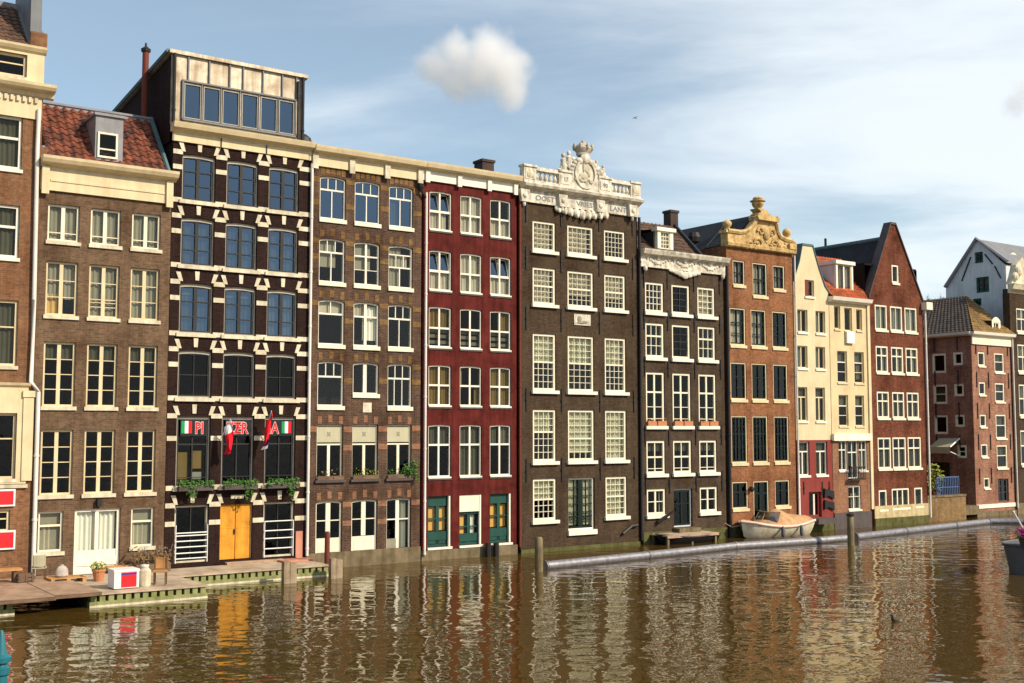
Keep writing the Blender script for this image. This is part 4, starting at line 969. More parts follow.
m.build('lower_wall', 'base_red', h)
MB().prism([(p[0], p[1]) for p in poly[2:]], .02, .25).build('gable_back', 'cream_stucco', h) if False else None
rooms(h, s0, s1, [.4, S(810, 480)[1], S(810, 430)[1], S(810, 378)[1], S(810, 340)[1], S(810, 303)[1]])
xa, za = (al+ar)/2, ap-.5
MB().add([(s0, .1, zl-.1), (xa, .1, za), (s1, .1, zs1-.1), (s0, 9, zl-.1), (xa, 9, za), (s1, 9, zs1-.1)], [(0, 1, 4, 3), (1, 2, 5, 4)]).build('roof', 'red_tiles', h)
cp = MB(); edge_pts = poly[2:]
for i in range(len(edge_pts)-1):
    (xa_, za_), (xb_, zb_) = edge_pts[i], edge_pts[i+1]
    cp.add([(xa_, -.06, za_), (xb_, -.06, zb_), (xb_, .5, zb_), (xa_, .5, za_), (xa_, -.06, za_+.1), (xb_, -.06, zb_+.1), (xb_, .5, zb_+.1), (xa_, .5, za_+.1)], [(0, 1, 2, 3), (7, 6, 5, 4), (0, 4, 5, 1), (2, 6, 7, 3), (1, 5, 6, 2), (3, 7, 4, 0)])
cp.build('gable_coping', 'gutter_teal', h)
for i, w_ in enumerate(W9 + W9b):
    lower = i >= 7
    bars = [('v', .5, .07)] if i < 5 else [('v', .5, .08, 0, .72), ('h', .72, .07)]
    cur = [('white_curtain', .3, .62, 0, 1)] if 0 < i < 5 else [('net_grey', 0, 1, 0 if i > 4 else .5, 1)]
    window(h, *w_, frame='white_trim' if lower else 'cream_trim', fw=.06, fd=(.08, .2), bars=bars, glass='glass_dim', curtains=cur, sill=('white_trim', .12, .07, .03))
x = top[0]; MB().box(x+.03, x+(top[1]-x)*.42, .02, .06, top[2]+.02, top[3]-.03).build('shutter', 'rust_pipe', h)
w = window(h, *door, frame='base_red', fw=.12, fd=(.14, .26), sash='white_trim', bars=[('v', .62, .12)], glass='glass_dim', name='door')
MB().box(door[0]-.3, door[1]+.2, -.9, -.02, .45, .73).build('step', 'dark_plinth', h)
anchors(h, [(S(p, 488)[0], S(p, 488)[1]) for p in (803.5, 822, 829)], .7)
MB().box(s0, s1, -.08, -.003, -1, .5).build('plinth', 'plinth_moss', h)
drainpipe(h, [(s0+.05, -.1, zl), (s0+.05, -.1, 4.6), (s0+.1, -.1, .3)], .05, 'pipe_white')
H9 = h; H9s = (s0, s1)
sx, sz = S(828, 501)
sg = thing('wall_banner', 'pair of black pointed banners on the red ground floor wall', 'banner', (sx, 0, sz))
for k in (0, 1):
    zz = sz + (.42 if k == 0 else -.2); MB().prism([(sx-.42, zz-.22), (sx-.1, zz-.12), (sx+.4, zz-.3), (sx+.36, zz+.12), (sx-.05, zz+.2), (sx-.4, zz+.28)], -.14, -.03).build('panel', 'sign_black', sg)

# ================================================================== H10 cream house, orange roof
s0 = edge(831.2, 400); s1 = edge(868, 400)
h = house('canal_house', 'narrow cream canal house with bright orange tiled roof and white dormer', s0, s1)
ze = S(848, 302)[1]; zw = S(850, 438.5)[1]
W10 = [wn(a, b, 318, 306, 329, 837) for a, b in ((834.3, 840.3),)] + [wn(844.4, 852, 318, 307.8, 331, 848), wn(856.3, 862, 320, 309.5, 330.5, 859)]
W10 += [wn(a, b, 366, 351, 382.5, 842) for a, b in ((837.4, 847.2), (854.4, 864))] + [wn(a, b, 410, 395, 426, 843.5) for a, b in ((838.8, 848.4), (855.3, 864.3))]
V10 = [wn(838.6, 847, 455, 440.6, 470.5, 843), wn(847.6, 858, 455, 440.6, 478.5, 853), wn(858.6, 867, 455, 440.6, 470.5, 863)]
V10.append(wn(848.3, 860.8, 498, 486, 509.5, 854.5))
shell(h, s0, s1, -1, [(s0, zw), (s1, zw), (s1, ze), (s0, ze)], holes_of(W10), 'cream_stucco_warm')
m = MB().use('brick_tan'); m.sheet_holes([(s0, .9), (s1, .9), (s1, zw), (s0, zw)], holes_of(V10), -.01, .25); m.build('lower_wall', 'brick_tan', h)
rooms(h, s0, s1, [.4, S(850, 483)[1], S(850, 434)[1], S(850, 388)[1], S(850, 345)[1], ze])
for i, w_ in enumerate(W10):
    bars = [('h', .66, .06)] + ([('h', .33, .03)] if i > 2 else [])
    window(h, *w_, frame='cream_trim', fw=.06, fd=(.08, .2), sash='white_trim', bars=bars if i > 2 else [('h', .0, .03)], glass='glass_dim', curtains=[('white_curtain', .1, .6, 0, 1)] if i < 3 else [('net_curtain', 0, 1, .66, 1)] + ([('net_curtain', .5, 1, .1, .6)] if i == 4 else []), sill=('cream_trim', .1, .06, .03))
for i, w_ in enumerate(V10):
    bars = [('h', .7, .06), ('v', .5, .05)] if i < 3 else [('v', .5, .06), ('h', .55, .03)]
    window(h, *w_, frame='white_trim', fw=.06, fd=(.04, .2), bars=bars, glass='glass_green' if i == 1 else 'glass_dim', curtains=[('white_curtain', .5, .95, 0, .7)] if i in (2, 3) else [], sill=('white_trim', .1, .07, .03))
a, b = V10[1][0]-.15, V10[1][1]+.15; z0 = V10[1][2]
m = MB().box(a, b, -.4, -.12, z0-.06, z0+.02)
for k in range(9): x = a+.03+(b-a-.06)*k/8; m.box(x-.015, x+.015, -.38, -.35, z0+.02, z0+.62)
m.box(a, b, -.4, -.34, z0+.62, z0+.68); m.build('balcony_rail', 'iron', h)
MB().box(s0-.05, s1+.05, -.2, -.003, zw-.12, zw+.28).build('shopfront_band', 'white_trim', h)
cornice(h, s0-.1, s1+.15, ze-.1, [(.1, 0), (.16, .06), (.34, .1), (.42, .3)], 'white_trim')
MB().box(s1+.02, s1+.24, -.08, .1, 1.0, ze-.1).build('pilaster', 'cream_trim', h)
MB().box(s0, s1, -.08, -.003, -1, .9).build('plinth', 'dark_plinth', h)
zz = ze + .2; zr = S(830, 258, 3.2)[1]; rl, rr = S(812, 258, 3.2)[0], S(848, 263.5, 3.2)[0]
MB().tiled((s0-.05, -.3, zz), (s1-.15, -.3, zz), (s0-.05, 3.2, zr), (rr, 3.2, zr), .26, .34).build('roof', 'orange_tiles', h)
MB().add([(s1-.15, -.3, zz), (rr, 3.2, zr), (rr, 9, zr-2), (s1-.15, 9, zz)], [(0, 1, 2, 3)]).add([(s0, -.3, zz), (s0, 3.2, zr), (s0, 9, zr), (s0, 9, zz)], [(0, 1, 2, 3)]).build('roof_flank', 'slate_roof', h)
do = .5; da, db = S(834, 277, do)[0], S(851, 277, do)[0]; z0, z1 = S(843, 290.5, do)[1], S(843, 265, do)[1]
dm = MB().use('white_trim'); dm.box(da, da+.14, do-.15, do+.1, z0, z1).box(db-.14, db, do-.15, do+.1, z0, z1).box(da-.1, db+.1, do-.25, do+2.2, z1, z1+.2).box(da, db, do-.2, do+.1, z0-.16, z0)
dm.use('pale_stucco').quad((da, do, z0), (da, do+2.2, z0), (da, do+2.2, z1), (da, do, z1)).quad((db, do, z0), (db, do+2.2, z0), (db, do+2.2, z1), (db, do, z1))
dob = dm.build('dormer', 'white_trim', h)
window(dob, da+.14, db-.14, z0, z1, y=do-.12, frame='cream_trim', fw=.07, fd=(0, .12), sash='white_trim', bars=[('v', .5, .12)], glass='glass_dim', curtains=[('white_curtain', .3, .5, 0, 1), ('white_curtain', .75, 1, 0, 1)])
H10 = h; H10s = (s0, s1)
x0_, x1_ = S(845, 337)[0], S(852.5, 337)[0]; z0, z1 = S(849, 343.5)[1], S(849, 331.8)[1]
sg = thing('wall_sign', 'small square white sign on the cream wall under the orange roof', 'sign', ((x0_+x1_)/2, 0, z0))
MB().box(x0_, x1_, -.16, -.02, z0, z1).box(x0_+.08, x1_-.08, -.17, -.16, z0+.08, z1-.08).build('panel', 'white_plastic', sg)

# ================================================================== H11 wine brick spout gable
s0 = edge(869.2, 400) + .2; s1 = edge(925, 400)
h = house('canal_house', 'dark red brick canal house with tall triangular gable and black slate roof', s0, s1)
zl = S(869, 297)[1]; zrr = S(921.5, 301)[1]; ax, az = S(892.5, 224.6); ze = (zl+zrr)/2
C11 = cols(360, [(876, 888.2), (891.3, 903.4), (905.8, 917.9)])
RR = rows(882, [(305, 330), (346, 372.5), (391.5, 418)])
ws = [(*C11[c], *RR[r], 0) for r in range(3) for c in range(3)]
V = [wn(878, 891.2, 453, 437.4, 468.7, 885), wn(892.8, 906.2, 453, 437.2, 468.4, 899), wn(908, 921.3, 453, 437, 468, 914), wn(879, 887, 500, 490, 509.5, 883), wn(892, 909.3, 498, 488.3, 507.8, 900), wn(914.6, 922.6, 497, 487.5, 506, 918)]
G = [wn(891.8, 898.6, 274, 265, 283, 895)]
poly = [(s0, -1), (s1, -1), (s1, ze), (ax+.22, az), (ax-.22, az), (s0, ze)]
shell(h, s0, s1, -1, poly, holes_of(ws + V + G), 'brick_wine', zt=ze, depth=14)
rooms(h, s0, s1, [.4, S(895, 477)[1], S(895, 428)[1], S(895, 382)[1], S(895, 338)[1], ze, az-2.5])
tri = [('v', .5, .07), ('h', .66, .08)]
for i, w_ in enumerate(ws + V + G):
    r = i//3
    bars = tri if i >= 3 else [('v', .5, .04), ('v', .02, .05)]
    if i in (12, 14, 15): bars = []
    if i == 13: bars = [('v', .33, .09), ('v', .67, .09)]
    cur = [('white_curtain', 0, 1, 0, 1)] if r == 0 else ([('white_curtain', .55, 1, 0, 1)] if r == 1 else [('net_curtain', .0, .45, 0, .6), ('net_curtain', .7, 1, 0, 1)] if r == 2 else [('net_grey', .0, 1, .0, .55)])
    if i == 15: cur = [('white_curtain', 0, .5, 0, 1)]
    window(h, *w_, frame='ivory_paint', fw=.1, fd=(.02, .16), bars=bars, glass='glass_dim', curtains=cur, sill=('ivory_paint', .12, .07, .03))
cp = MB()
for (xa_, za_), (xb_, zb_) in (((s1+.05, ze-.05), (ax+.24, az)), ((ax+.24, az), (ax-.24, az)), ((ax-.24, az), (s0-.05, ze-.05))):
    cp.add([(xa_, -.08, za_), (xb_, -.08, zb_), (xb_, .45, zb_), (xa_, .45, za_), (xa_, -.08, za_+.13), (xb_, -.08, zb_+.13), (xb_, .45, zb_+.13), (xa_, .45, za_+.13)], [(0, 1, 2, 3), (7, 6, 5, 4), (0, 4, 5, 1), (2, 6, 7, 3), (1, 5, 6, 2), (3, 7, 4, 0)])
cp.build('gable_coping', 'dark_plinth', h)
rd, zrg = SS(813.5, 248, ax)
zrg = S(887, 236.3, .5)[1]
zrg = az - .75
MB().add([(s0, .4, ze), (ax, .4, zrg), (s1, .4, ze), (s0, rd, ze), (ax, rd, zrg), (s1, rd, ze)], [(0, 1, 4, 3), (1, 2, 5, 4), (3, 4, 5)]).build('roof', 'slate_roof', h)
MB().tube([(ax, .4, zrg+.02), (ax, rd, zrg+.02)], .12, 6).build('ridge_cap', 'gutter_teal', h)
MB().tube([(ax, 5, zrg), (ax, 5, zrg+.6)], .08, 6).tube([(ax, 9, zrg), (ax, 9, zrg+.45)], .06, 6).build('roof_vent', 'iron', h)
MB().box(s1-.15, s1+.45, -.4, -.02, zrr-.55, zrr-.1).build('gutter_box', 'ivory_paint', h)
MB().box(s0, s1, -.06, -.003, .45, 1.15).build('plinth', 'plinth_pale', h); MB().box(s0, s1, -.09, -.003, -1, .45).build('footing', 'plinth_moss', h)
drainpipe(h, [(s1+.08, -.12, zrr-.4), (s1+.08, -.12, .3)], .06, 'pipe_white')
H11 = h; H11s = (s0, s1)

# ================================================================== H12 corner house in rose brick, hipped roof
o12 = .9
sc, zz_ = S(973.6, 420, o12); se = S(1012.5, 420, o12)[0]
h = thing('canal_house', 'rose brick corner house with small white windows and hipped tile roof', 'canal house', (sc, o12, 0), 'canal houses in the waterside row')
zc = S(990, 337, o12)[1]
def wf(x0, x1, y0, y1): 
    ym = (y0+y1)/2; xm = (x0+x1)/2; return (S(x0, ym, o12)[0], S(x1, ym, o12)[0], S(xm, y1, o12)[1], S(xm, y0, o12)[1])
FW = [wf(978, 985, 352, 366), wf(979, 985.6, 382, 395), wf(980, 986.4, 414.5, 427), wf(981.4, 988, 444, 457), wf(984, 990, 477.6, 488.4), wf(994.5, 1004, 353.2, 372.6), wf(995.2, 1004.6, 383, 402), wf(996, 1006.3, 414.5, 438.5), wf(997, 1007.6, 445, 468.2), wf(998.2, 1008.8, 478.6, 502)]
shell(h, sc, se, -1, [(sc, -1), (se, -1), (se, zc), (sc, zc)], holes_of(FW), 'brick_rose', sides=False, d0=o12, reveal=.25)
for i, w_ in enumerate(FW):
    if i == 9: window(h, *w_, y=o12, frame='dark_plinth', fw=.1, fd=(.1, .22), sash='dark_sash', bars=[('v', .5, .08), ('h', .4, .06), ('h', .7, .04)], glass='glass_green', name='door'); continue
    window(h, *w_, y=o12, frame='ivory_paint', fw=.1, fd=(.03, .18), bars=[('h', .55, .05)] if i > 4 else [], glass='glass_dim', curtains=[('net_grey', 0, 1, .5, 1)] if i > 4 else [], sill=('ivory_paint', .1, .07, .02))
MB().box(sc-.02, se, o12-.1, o12-.003, zc-.55, zc).build('frieze', 'ivory_paint', h)
cornice(h, sc-.25, se+.15, zc, [(.12, 0), (.35, .08), (.4, .26)], 'white_trim', d=o12)
MB().box(sc, se, o12-.05, o12-.003, S(990, 508, o12)[1], S(990, 504, o12)[1]).build('stone_course', 'white_trim', h)
MB().box(sc-.02, se, o12-.08, o12-.003, -1, S(990, 511.5, o12)[1]).build('plinth', 'plinth_stone', h)
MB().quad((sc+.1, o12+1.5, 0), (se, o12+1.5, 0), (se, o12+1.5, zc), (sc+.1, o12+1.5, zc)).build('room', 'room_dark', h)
an = [(sc + .45, 0), (S(989, 400, o12)[0], 0), (se-.35, 0)]
for y_ in (347, 380, 411, 442, 476):
    for k, (a_, _) in enumerate(an):
        z = S(988, y_, o12)[1]; MB().box(a_-.03, a_+.03, o12-.05, o12-.004, z-.5, z+.5).build('wall_anchor', 'iron', h)
# left flank, in shade; u runs from the far end towards the corner
DEP = 14.
XF[0] = lambda u, w, z: (sc + w, o12 + DEP - u, z)
def su(px, py): d, z = SS(px, py, sc); return o12 + DEP - d, z
def wl(x0, x1, y0, y1): ym = (y0+y1)/2; xm = (x0+x1)/2; return (su(x0, ym)[0], su(x1, ym)[0], su(xm, y1)[1], su(xm, y0)[1])
LW = [wl(932, 946, 353.4, 373), wl(933.2, 947.2, 384.4, 404), wl(934.3, 948, 415, 434), wl(953, 962.8, 352, 365.2), wl(954, 963.8, 383.7, 396.2), wl(955, 964.8, 414.5, 426.8), wl(957.3, 966.8, 445, 458)]
shell(h, 0, DEP, -1, [(0, -1), (DEP-.0, -1), (DEP-.0, zc), (0, zc)], holes_of(LW), 'brick_rose', sides=False, reveal=.25)
for i, w_ in enumerate(LW): window(h, *w_, frame='ivory_paint', fw=.14, fd=(.03, .18), bars=[('h', .5, .05)] if i in (1, 6) else [], glass='glass_dim', curtains=[('net_grey', 0, 1, 0, 1, 0)] if i == 1 else [])
cornice(h, -.2, DEP+.1, zc, [(.12, 0), (.35, .08), (.4, .26)], 'white_trim')
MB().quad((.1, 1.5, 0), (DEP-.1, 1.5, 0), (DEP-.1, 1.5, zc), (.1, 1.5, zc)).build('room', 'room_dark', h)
for u_ in (DEP-2.7, DEP-1.0, DEP-8):
    for y_ in (347, 380, 411, 442): z = S(960, y_, o12+3)[1]; MB().box(u_-.03, u_+.03, -.05, -.004, z-.5, z+.5).build('wall_anchor', 'iron', h)
XF[0] = None
# hipped roof
zr0 = zc + .26; hd = o12 + 3.0
hs, hz = S(965.4, 296, hd); rz = hz
cxm = (sc+se)/2
t_ = 3.0
for _ in range(12):                                       # set the hip so that it stands over the middle of the house
    hs, hz = S(965.6, 296, o12 + t_); 
    if hs > cxm: break
    t_ -= .1
    if t_ < 1.2: break
t_ = 3.4; hs, hz = S(965.6, 296, o12 + t_)
hx = hs
MB().tiled((sc-.3, o12-.35, zr0), (se+.1, o12-.35, zr0), (hx-.05, o12+t_, hz), (hx+.05, o12+t_, hz), .3, .36).build('roof', 'hip_tiles_lit', h)
MB().tiled((sc-.35, o12+DEP, zr0), (sc-.35, o12-.3, zr0), (hx, o12+DEP, hz), (hx, o12+t_, hz), .3, .36).build('roof_flank', 'hip_tiles_shaded', h)
MB().quad((se+.1, o12-.3, zr0), (hx, o12+t_, hz), (hx, o12+DEP, hz), (se+.1, o12+DEP, zr0)).build('roof_far_flank', 'hip_tiles_shaded', h)
do = o12+.1; x0_, x1_ = S(992, 325, do)[0], S(1000.5, 325, do)[0]; z0, z1 = S(996, 333, do)[1], S(996, 317, do)[1]
dm = MB().use('ivory_paint'); dm.sheet_holes(arch_poly(x0_, x1_, z0, z1, .25), [arch_poly(x0_+.17, x1_-.17, z0+.15, z1-.35, 0)], do, .1)
dm.use('slate_roof').quad((x0_, do, z0), (x0_, do+2, z0), (x0_, do+2, z1-.3), (x0_, do, z1-.3)).quad((x1_, do, z0), (x1_, do+2, z0), (x1_, do+2, z1-.3), (x1_, do, z1-.3)).quad((x0_, do, z1-.26), (x1_, do, z1-.26), (x1_, do+2, z1-.1), (x0_, do+2, z1-.1))
dob = dm.build('dormer', 'ivory_paint', h)
window(dob, x0_+.17, x1_-.17, z0+.15, z1-.35, y=do, frame='ivory_paint', fw=.06, fd=(.02, .1), bars=[('v', .5, .05)], glass='glass_dim')
drainpipe(h, [(se+.05, o12-.15, zc), (se+.05, o12-.15, .4)], .05, 'pipe_white')
H12 = h; h12 = h

# ================================================================== H13 pale gabled house behind, H14 dark house at right edge
o13 = 2.6
s13, _ = S(1006.5, 290, o13)
h = thing('gabled_house', 'pale grey blue plastered house with big side gable rising behind the corner house', 'house', (s13, o13, 0))
dl, zl = SS(945.8, 289, s13); dap, zap = SS(977, 240.5, s13); zr_ = SS(1001, 261, s13); zee = zr_[1]
dmid = dap
XF[0] = lambda u, w, z: (s13 + w, dl - u, z)
U = dl - o13; ua = dl - dap
def su(px, py): d, z = SS(px, py, s13); return dl - d, z
ue, _z = su(1001, 261)
def wl(x0, x1, y0, y1): ym = (y0+y1)/2; xm = (x0+x1)/2; return (su(x0, ym)[0], su(x1, ym)[0], su(xm, y1)[1], su(xm, y0)[1])
GW = [wl(974.5, 983, 252, 263), wl(976, 989, 277, 292.5), wl(973, 981.5, 298.5, 306)]
u1, z1g = su(980, 240.8)
poly = [(0, 0), (U, 0), (U, zee-.3), (ue, zee), (u1, zap-.1), (ua-.1, zap), (0, zl)]
m = MB().use('pale_stucco'); m.sheet_holes(poly, holes_of(GW), 0, .3); m.quad((0, 0, 0), (0, 8, 0), (0, 8, zl), (0, 0, zl)); m.quad((U, 0, 0), (U, 12, 0), (U, 12, zee-.3), (U, 0, zee-.3)); m.build('wall', 'pale_stucco', h)
for w_ in GW: window(h, *w_, frame='dark_green_paint', fw=.14, fd=(.1, .25), sash='black_green_paint', bars=[('v', .5, .08), ('h', .5, .05)], glass='glass_dim')
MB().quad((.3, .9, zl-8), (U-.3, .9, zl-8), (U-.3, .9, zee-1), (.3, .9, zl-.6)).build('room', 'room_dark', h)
for (ua_, ub_, pa, pb) in ((None, None, (971, 257), (962, 281)), (None, None, (985, 254), (993, 264)), (None, None, (995, 266), (1001, 278))):
    a_ = su(*pa); b_ = su(*pb); MB().tube([(a_[0], -.04, a_[1]), (b_[0], -.04, b_[1])], .05, 5).build('wall_anchor', 'iron', h)
XF[0] = None
rt = MB().add([(s13-.15, dl, zl+.1), (s13-.15, dap, zap+.1), (s13+14, dap, zap+.1), (s13+14, dl, zl+.1)], [(0, 1, 2, 3)]).add([(s13-.15, dap, zap+.1), (s13-.15, o13-.2, zee-.2), (s13+14, o13-.2, zee-.2), (s13+14, dap, zap+.1)], [(0, 1, 2, 3)])
rt.build('roof', 'lead_grey', h)
MB().tube([(s13-.1, dl, zl+.12), (s13-.1, dap, zap+.14), (s13-.1, o13-.2, zee-.1)], .13, 6).build('roof_verge', 'zinc_dull', h)
x0_, x1_ = S(1009, 262, (o13+.9))[0], S(1018.5, 262, (o13+.9))[0]; z0, z1 = S(1013.5, 273, (o13+.9))[1], S(1013.5, 252.5, (o13+.9))[1]
dm = MB().use('ivory_paint'); dm.sheet_holes(arch_poly(x0_, x1_, z0, z1, .35), [arch_poly(x0_+.35, x1_-.35, z0+.35, z1-.6, 0)], (o13+.9), .2); dm.use('zinc_dull').quad((x0_, (o13+.9), z0), (x0_, o13+3, z0), (x0_, o13+3, z1-.4), (x0_, (o13+.9), z1-.4)).quad((x0_, (o13+.9), z1-.36), (x1_, (o13+.9), z1-.36), (x1_, o13+3, z1-.2), (x0_, o13+3, z1-.2))
dob = dm.build('dormer', 'ivory_paint', h); window(dob, x0_+.35, x1_-.35, z0+.35, z1-.6, y=(o13+.9), frame='white_trim', fw=.08, fd=(.05, .18), glass='glass_sky', bars=[('h', .5, .06)])
o14 = o12
s0 = se + .12; s1 = s0 + 8
h = thing('canal_house', 'dark grey stone house with carved cream cornice, cut by the right photo edge', 'canal house', (s0, o14, 0), 'canal houses in the waterside row')
zt = S(1018, 294, o14)[1]; zt2 = S(1018, 279, o14)[1]
R14 = [(S(1020, b, o14)[1], S(1020, a, o14)[1]) for a, b in ((308, 332), (344, 372), (384, 416), (430, 465))]
ws = [(s0+.75+k*2.3, s0+2.15+k*2.3, r[0], r[1], 0) for r in R14 for k in range(3)]
shell(h, s0, s1, -1, [(s0, -1), (s1, -1), (s1, zt), (s0, zt)], holes_of(ws), 'brick_black', d0=o14, depth=o14+.5)
for w_ in ws: window(h, *w_, y=o14, frame='ivory_paint', fw=.12, fd=(.05, .2), bars=[('v', .5, .06), ('h', .55, .08)], glass='glass_dim', curtains=[('net_green', 0, 1, .5, 1)], sill=('ivory_paint', .16, .1, .06))
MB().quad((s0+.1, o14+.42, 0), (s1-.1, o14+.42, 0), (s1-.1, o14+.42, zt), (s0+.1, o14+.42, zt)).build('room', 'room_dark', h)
cornice(h, s0-.15, s1+.1, zt, [(.05, 0), (.1, .1), (.35, .25), (.45, .5), (.5, .6)], 'cream_stone', d=o14)
MB().prism([(s0-.05, zt+.6), (s0+2.2, zt+.6), (s0+2.1, zt2+.5), (s0+1.4, zt2+1.5), (s0+.6, zt2+.9), (s0+.25, zt2+.1)], o14-.2, o14+.2).ball((s0+.35, o14-.25, zt+1.1), (.3, .2, .3)).ball((s0+.8, o14-.25, zt+1.5), (.35, .2, .35)).build('gable_carving', 'cream_stone', h)
MB().box(s0, s1, o14-.08, o14-.003, -1, .7).build('plinth', 'plinth_stone', h)
MB().box(s0, s1, o14+.05, o14+.48, zt, zt+.3).build('roof', 'tar_roof', h)
H14 = h
# ------------------------------------------------------------------ terrace in the gap
ta, tb = S(930.6, 500)[0], S(963.6, 500, .4)[0]
zt = S(945, 496.5)[1]
wl_ = thing('terrace_wall', 'rough brown brick terrace wall closing the gap beside the corner house', 'wall', (ta, 0, 0))
MB().box(ta, tb, .25, .6, -1, zt-.06).build('brickwork', 'brick_terrace', wl_); MB().box(ta-.03, tb+.03, .2, .65, zt-.06, zt+.06).build('coping', 'plinth_stone', wl_)
m = MB(); fa = S(936, 485, .5)[0]; fb = S(958, 485, .5)[0]
fe = thing('terrace_fence', 'blue metal railing standing on the brown terrace wall', 'railing', (fa, .45, zt))
m.box(fa, fb, .42, .48, zt+1.1, zt+1.16).box(fa, fb, .42, .48, zt+.5, zt+.54).build('rail', 'blue_paint', fe)
m = MB()
for k in range(14): x = fa+(fb-fa)*k/13; m.box(x-.02, x+.02, .43, .47, zt+.06, zt+1.1)
m.build('bars', 'blue_paint', fe)
pl = thing('potted_shrub', 'yellow green shrub on the terrace beside the dark red gable house', 'shrub', (S(934, 488, 1.)[0], 1.2, zt))
x = S(934, 488, 1.2)[0]; MB().lathe([(.28, 0), (.38, .5)], x, 1.2, zt-.3, 10).build('pot', 'terracotta', pl); MB().leaves((x, 1.2, zt+1.0), (.8, .6, 1.0), 420, .11).build('foliage', 'leaf_yellow', pl); MB().tube([(x, 1.2, zt+.1), (x+.05, 1.2, zt+1)], .04, 5).build('stem', 'twig', pl)
so_ = sc - 1.1
d1, zB = SS(950, 447, so_); d2, _ = SS(929.5, 447, so_); zA = zB + .55
av = thing('awning', 'faded beige awning projecting from the shaded flank of the corner house', 'awning', (sc, d1, zB))
MB().add([(sc-.02, d1, zA), (sc-.02, d2, zA), (so_, d2, zB), (so_, d1, zB), (so_, d2, zB-.42), (so_, d1, zB-.42)], [(0, 1, 2, 3), (3, 2, 4, 5)]).build('cloth', 'awning_cloth', av)
MB().tube([(so_, d1, zB), (sc-.02, d1, zA)], .05, 6).tube([(so_, d1, zB-.3), (sc-.02, d1, zB-.6)], .035, 6).build('arm', 'rail_white', av)
XF[0] = lambda u, w, z: (sc + w, o12 + DEP - u, z)
u0 = o12 + DEP
window(h12, u0-3.9, u0-2.7, 1.0, 3.4, y=-.16, frame='black_green_paint', fw=.1, fd=(.0, .15), bars=[('v', .5, .1)], glass='glass_dim', name='door')
XF[0] = None
MB().box(H11s[1]+.1, sc-.1, .62, 9, .2, .75).build('terrace_floor', 'plinth_stone', wl_)
bk = thing('back_building', 'shaded dark brick building closing the back of the terrace gap', 'building', (H11s[1], 8, 0))
zz = S(940, 400, 14)[1]
m = MB(); m.sheet_holes([(H11s[1]+.02, .1), (sc-.02, .1), (sc-.02, zz+1.5), (H11s[1]+.02, zz+1.5)], [arch_poly(H11s[1]+1.2, H11s[1]+2.4, .6, 3.6, 0)], 9.5, .3); m.build('wall', 'brick_plum', bk)
window(bk, H11s[1]+1.2, H11s[1]+2.4, .6, 3.6, y=9.5, frame='white_trim', fw=.1, bars=[('v', .5, .1)], glass='glass_dim', name='door')
# ================================================================== pizzeria signs, flags, window boxes
sgl = ['black pizzeria sign with tricolour flag at left and red letters PI',
       'black pizzeria sign with red letters ZZ ER in the middle window', 'black pizzeria sign with red letters IA and tricolour flag at right']
for c in range(3):
    a, b, z0, z1 = H3w[12+c][:4]; a += .16; b -= .14
    zb_ = S(196, 436)[1]; zt_ = S(196, 419.5)[1]; mid = (a+b)/2
    sg = thing('window_sign', sgl[c], 'sign', (mid, 0, zb_), 'pizzeria window signs')
    MB().box(a, b, .06, .085, zb_, zt_).build('panel', 'sign_black', sg)
    hgt = zt_ - zb_; q = .055
    def flagpatch(x0):
        w_ = (b-a)*.135
        MB().use('flag_green').box(x0, x0+w_, .045, .06, zb_+.1, zt_-.06).use('flag_white').box(x0+w_, x0+2*w_, .045, .06, zb_+.1, zt_-.06).use('flag_red').box(x0+2*w_, x0+3*w_, .045, .06, zb_+.1, zt_-.06).build('flag_panel', 'flag_green', sg)
    def word(t, x):
        letters(t, hgt*.98, 'flag_white', sg, x, .052, zb_+.1, .006, .028, 'letter_rim', .74); letters(t, hgt*.98, 'red_sign', sg, x, .042, zb_+.1, .006, .012, 'lettering', .74)
    if c == 0: flagpatch(a+.03); word('PI', b-.28)
    elif c == 1: word('ZZ', a+.33); word('ER', b-.34)
    else: word('IA', a+.22); flagpatch(b-.03-(b-a)*.405)
def flag(lb, x, zbase, tipx, tipz, redfirst, grp='flags on the pizzeria front'):
    f = thing('flag', lb, 'flag', (x, 0, zbase), grp)
    base = Vector((x, -.02, zbase)); tip = Vector((tipx, -.75, tipz)); MB().tube([base, tip], .018, 6).build('pole', 'rail_white', f)
    m = MB(); nx, nz = 10, 14; H_ = 1.15; W_ = .62; vs = []
    for j in range(nz+1):
        v = j/nz
        for i in range(nx+1):
            u = i/nx; p = tip.lerp(base, u*.5); sag = v*H_*(1-.25*u) 
            vs.append((p.x + .1*math.sin(7*u+3*v) - (.12*v if redfirst else -.1*v) - u*.05*v, p.y + .13*math.sin(11*u + 2*v)*(.3+v), p.z - sag - .06*u))
    for band, mt in (((0, 1), 'flag_white' if redfirst == 0 else 'flag_red'), ):
        pass
    for j in range(nz):
        mt = ('flag_white' if j < 5 else 'flag_red') if redfirst == 0 else 'flag_red'
        m.use(mt)
        for i in range(nx):
            if redfirst and j > 8 and i > 6: m.use('flag_blue' if j < 12 else 'flag_white')
            elif redfirst: m.use('flag_red')
            k = j*(nx+1)+i; m.add([vs[k], vs[k+1], vs[k+nx+2], vs[k+nx+1]], [(0, 1, 2, 3)])
    m.build('cloth', 'flag_red', f, smooth=True)
x, z = S(219.5, 441); tx, tz = S(230.5, 419, -.75); flag('white and red flag hanging in front of the middle pizzeria window', x, z, tx, tz, 0)
x, z = S(263, 441); tx, tz = S(271.5, 411, -.75); flag('red flag with blue and white corner hanging beside the right pizzeria window', x, z, tx, tz, 1)
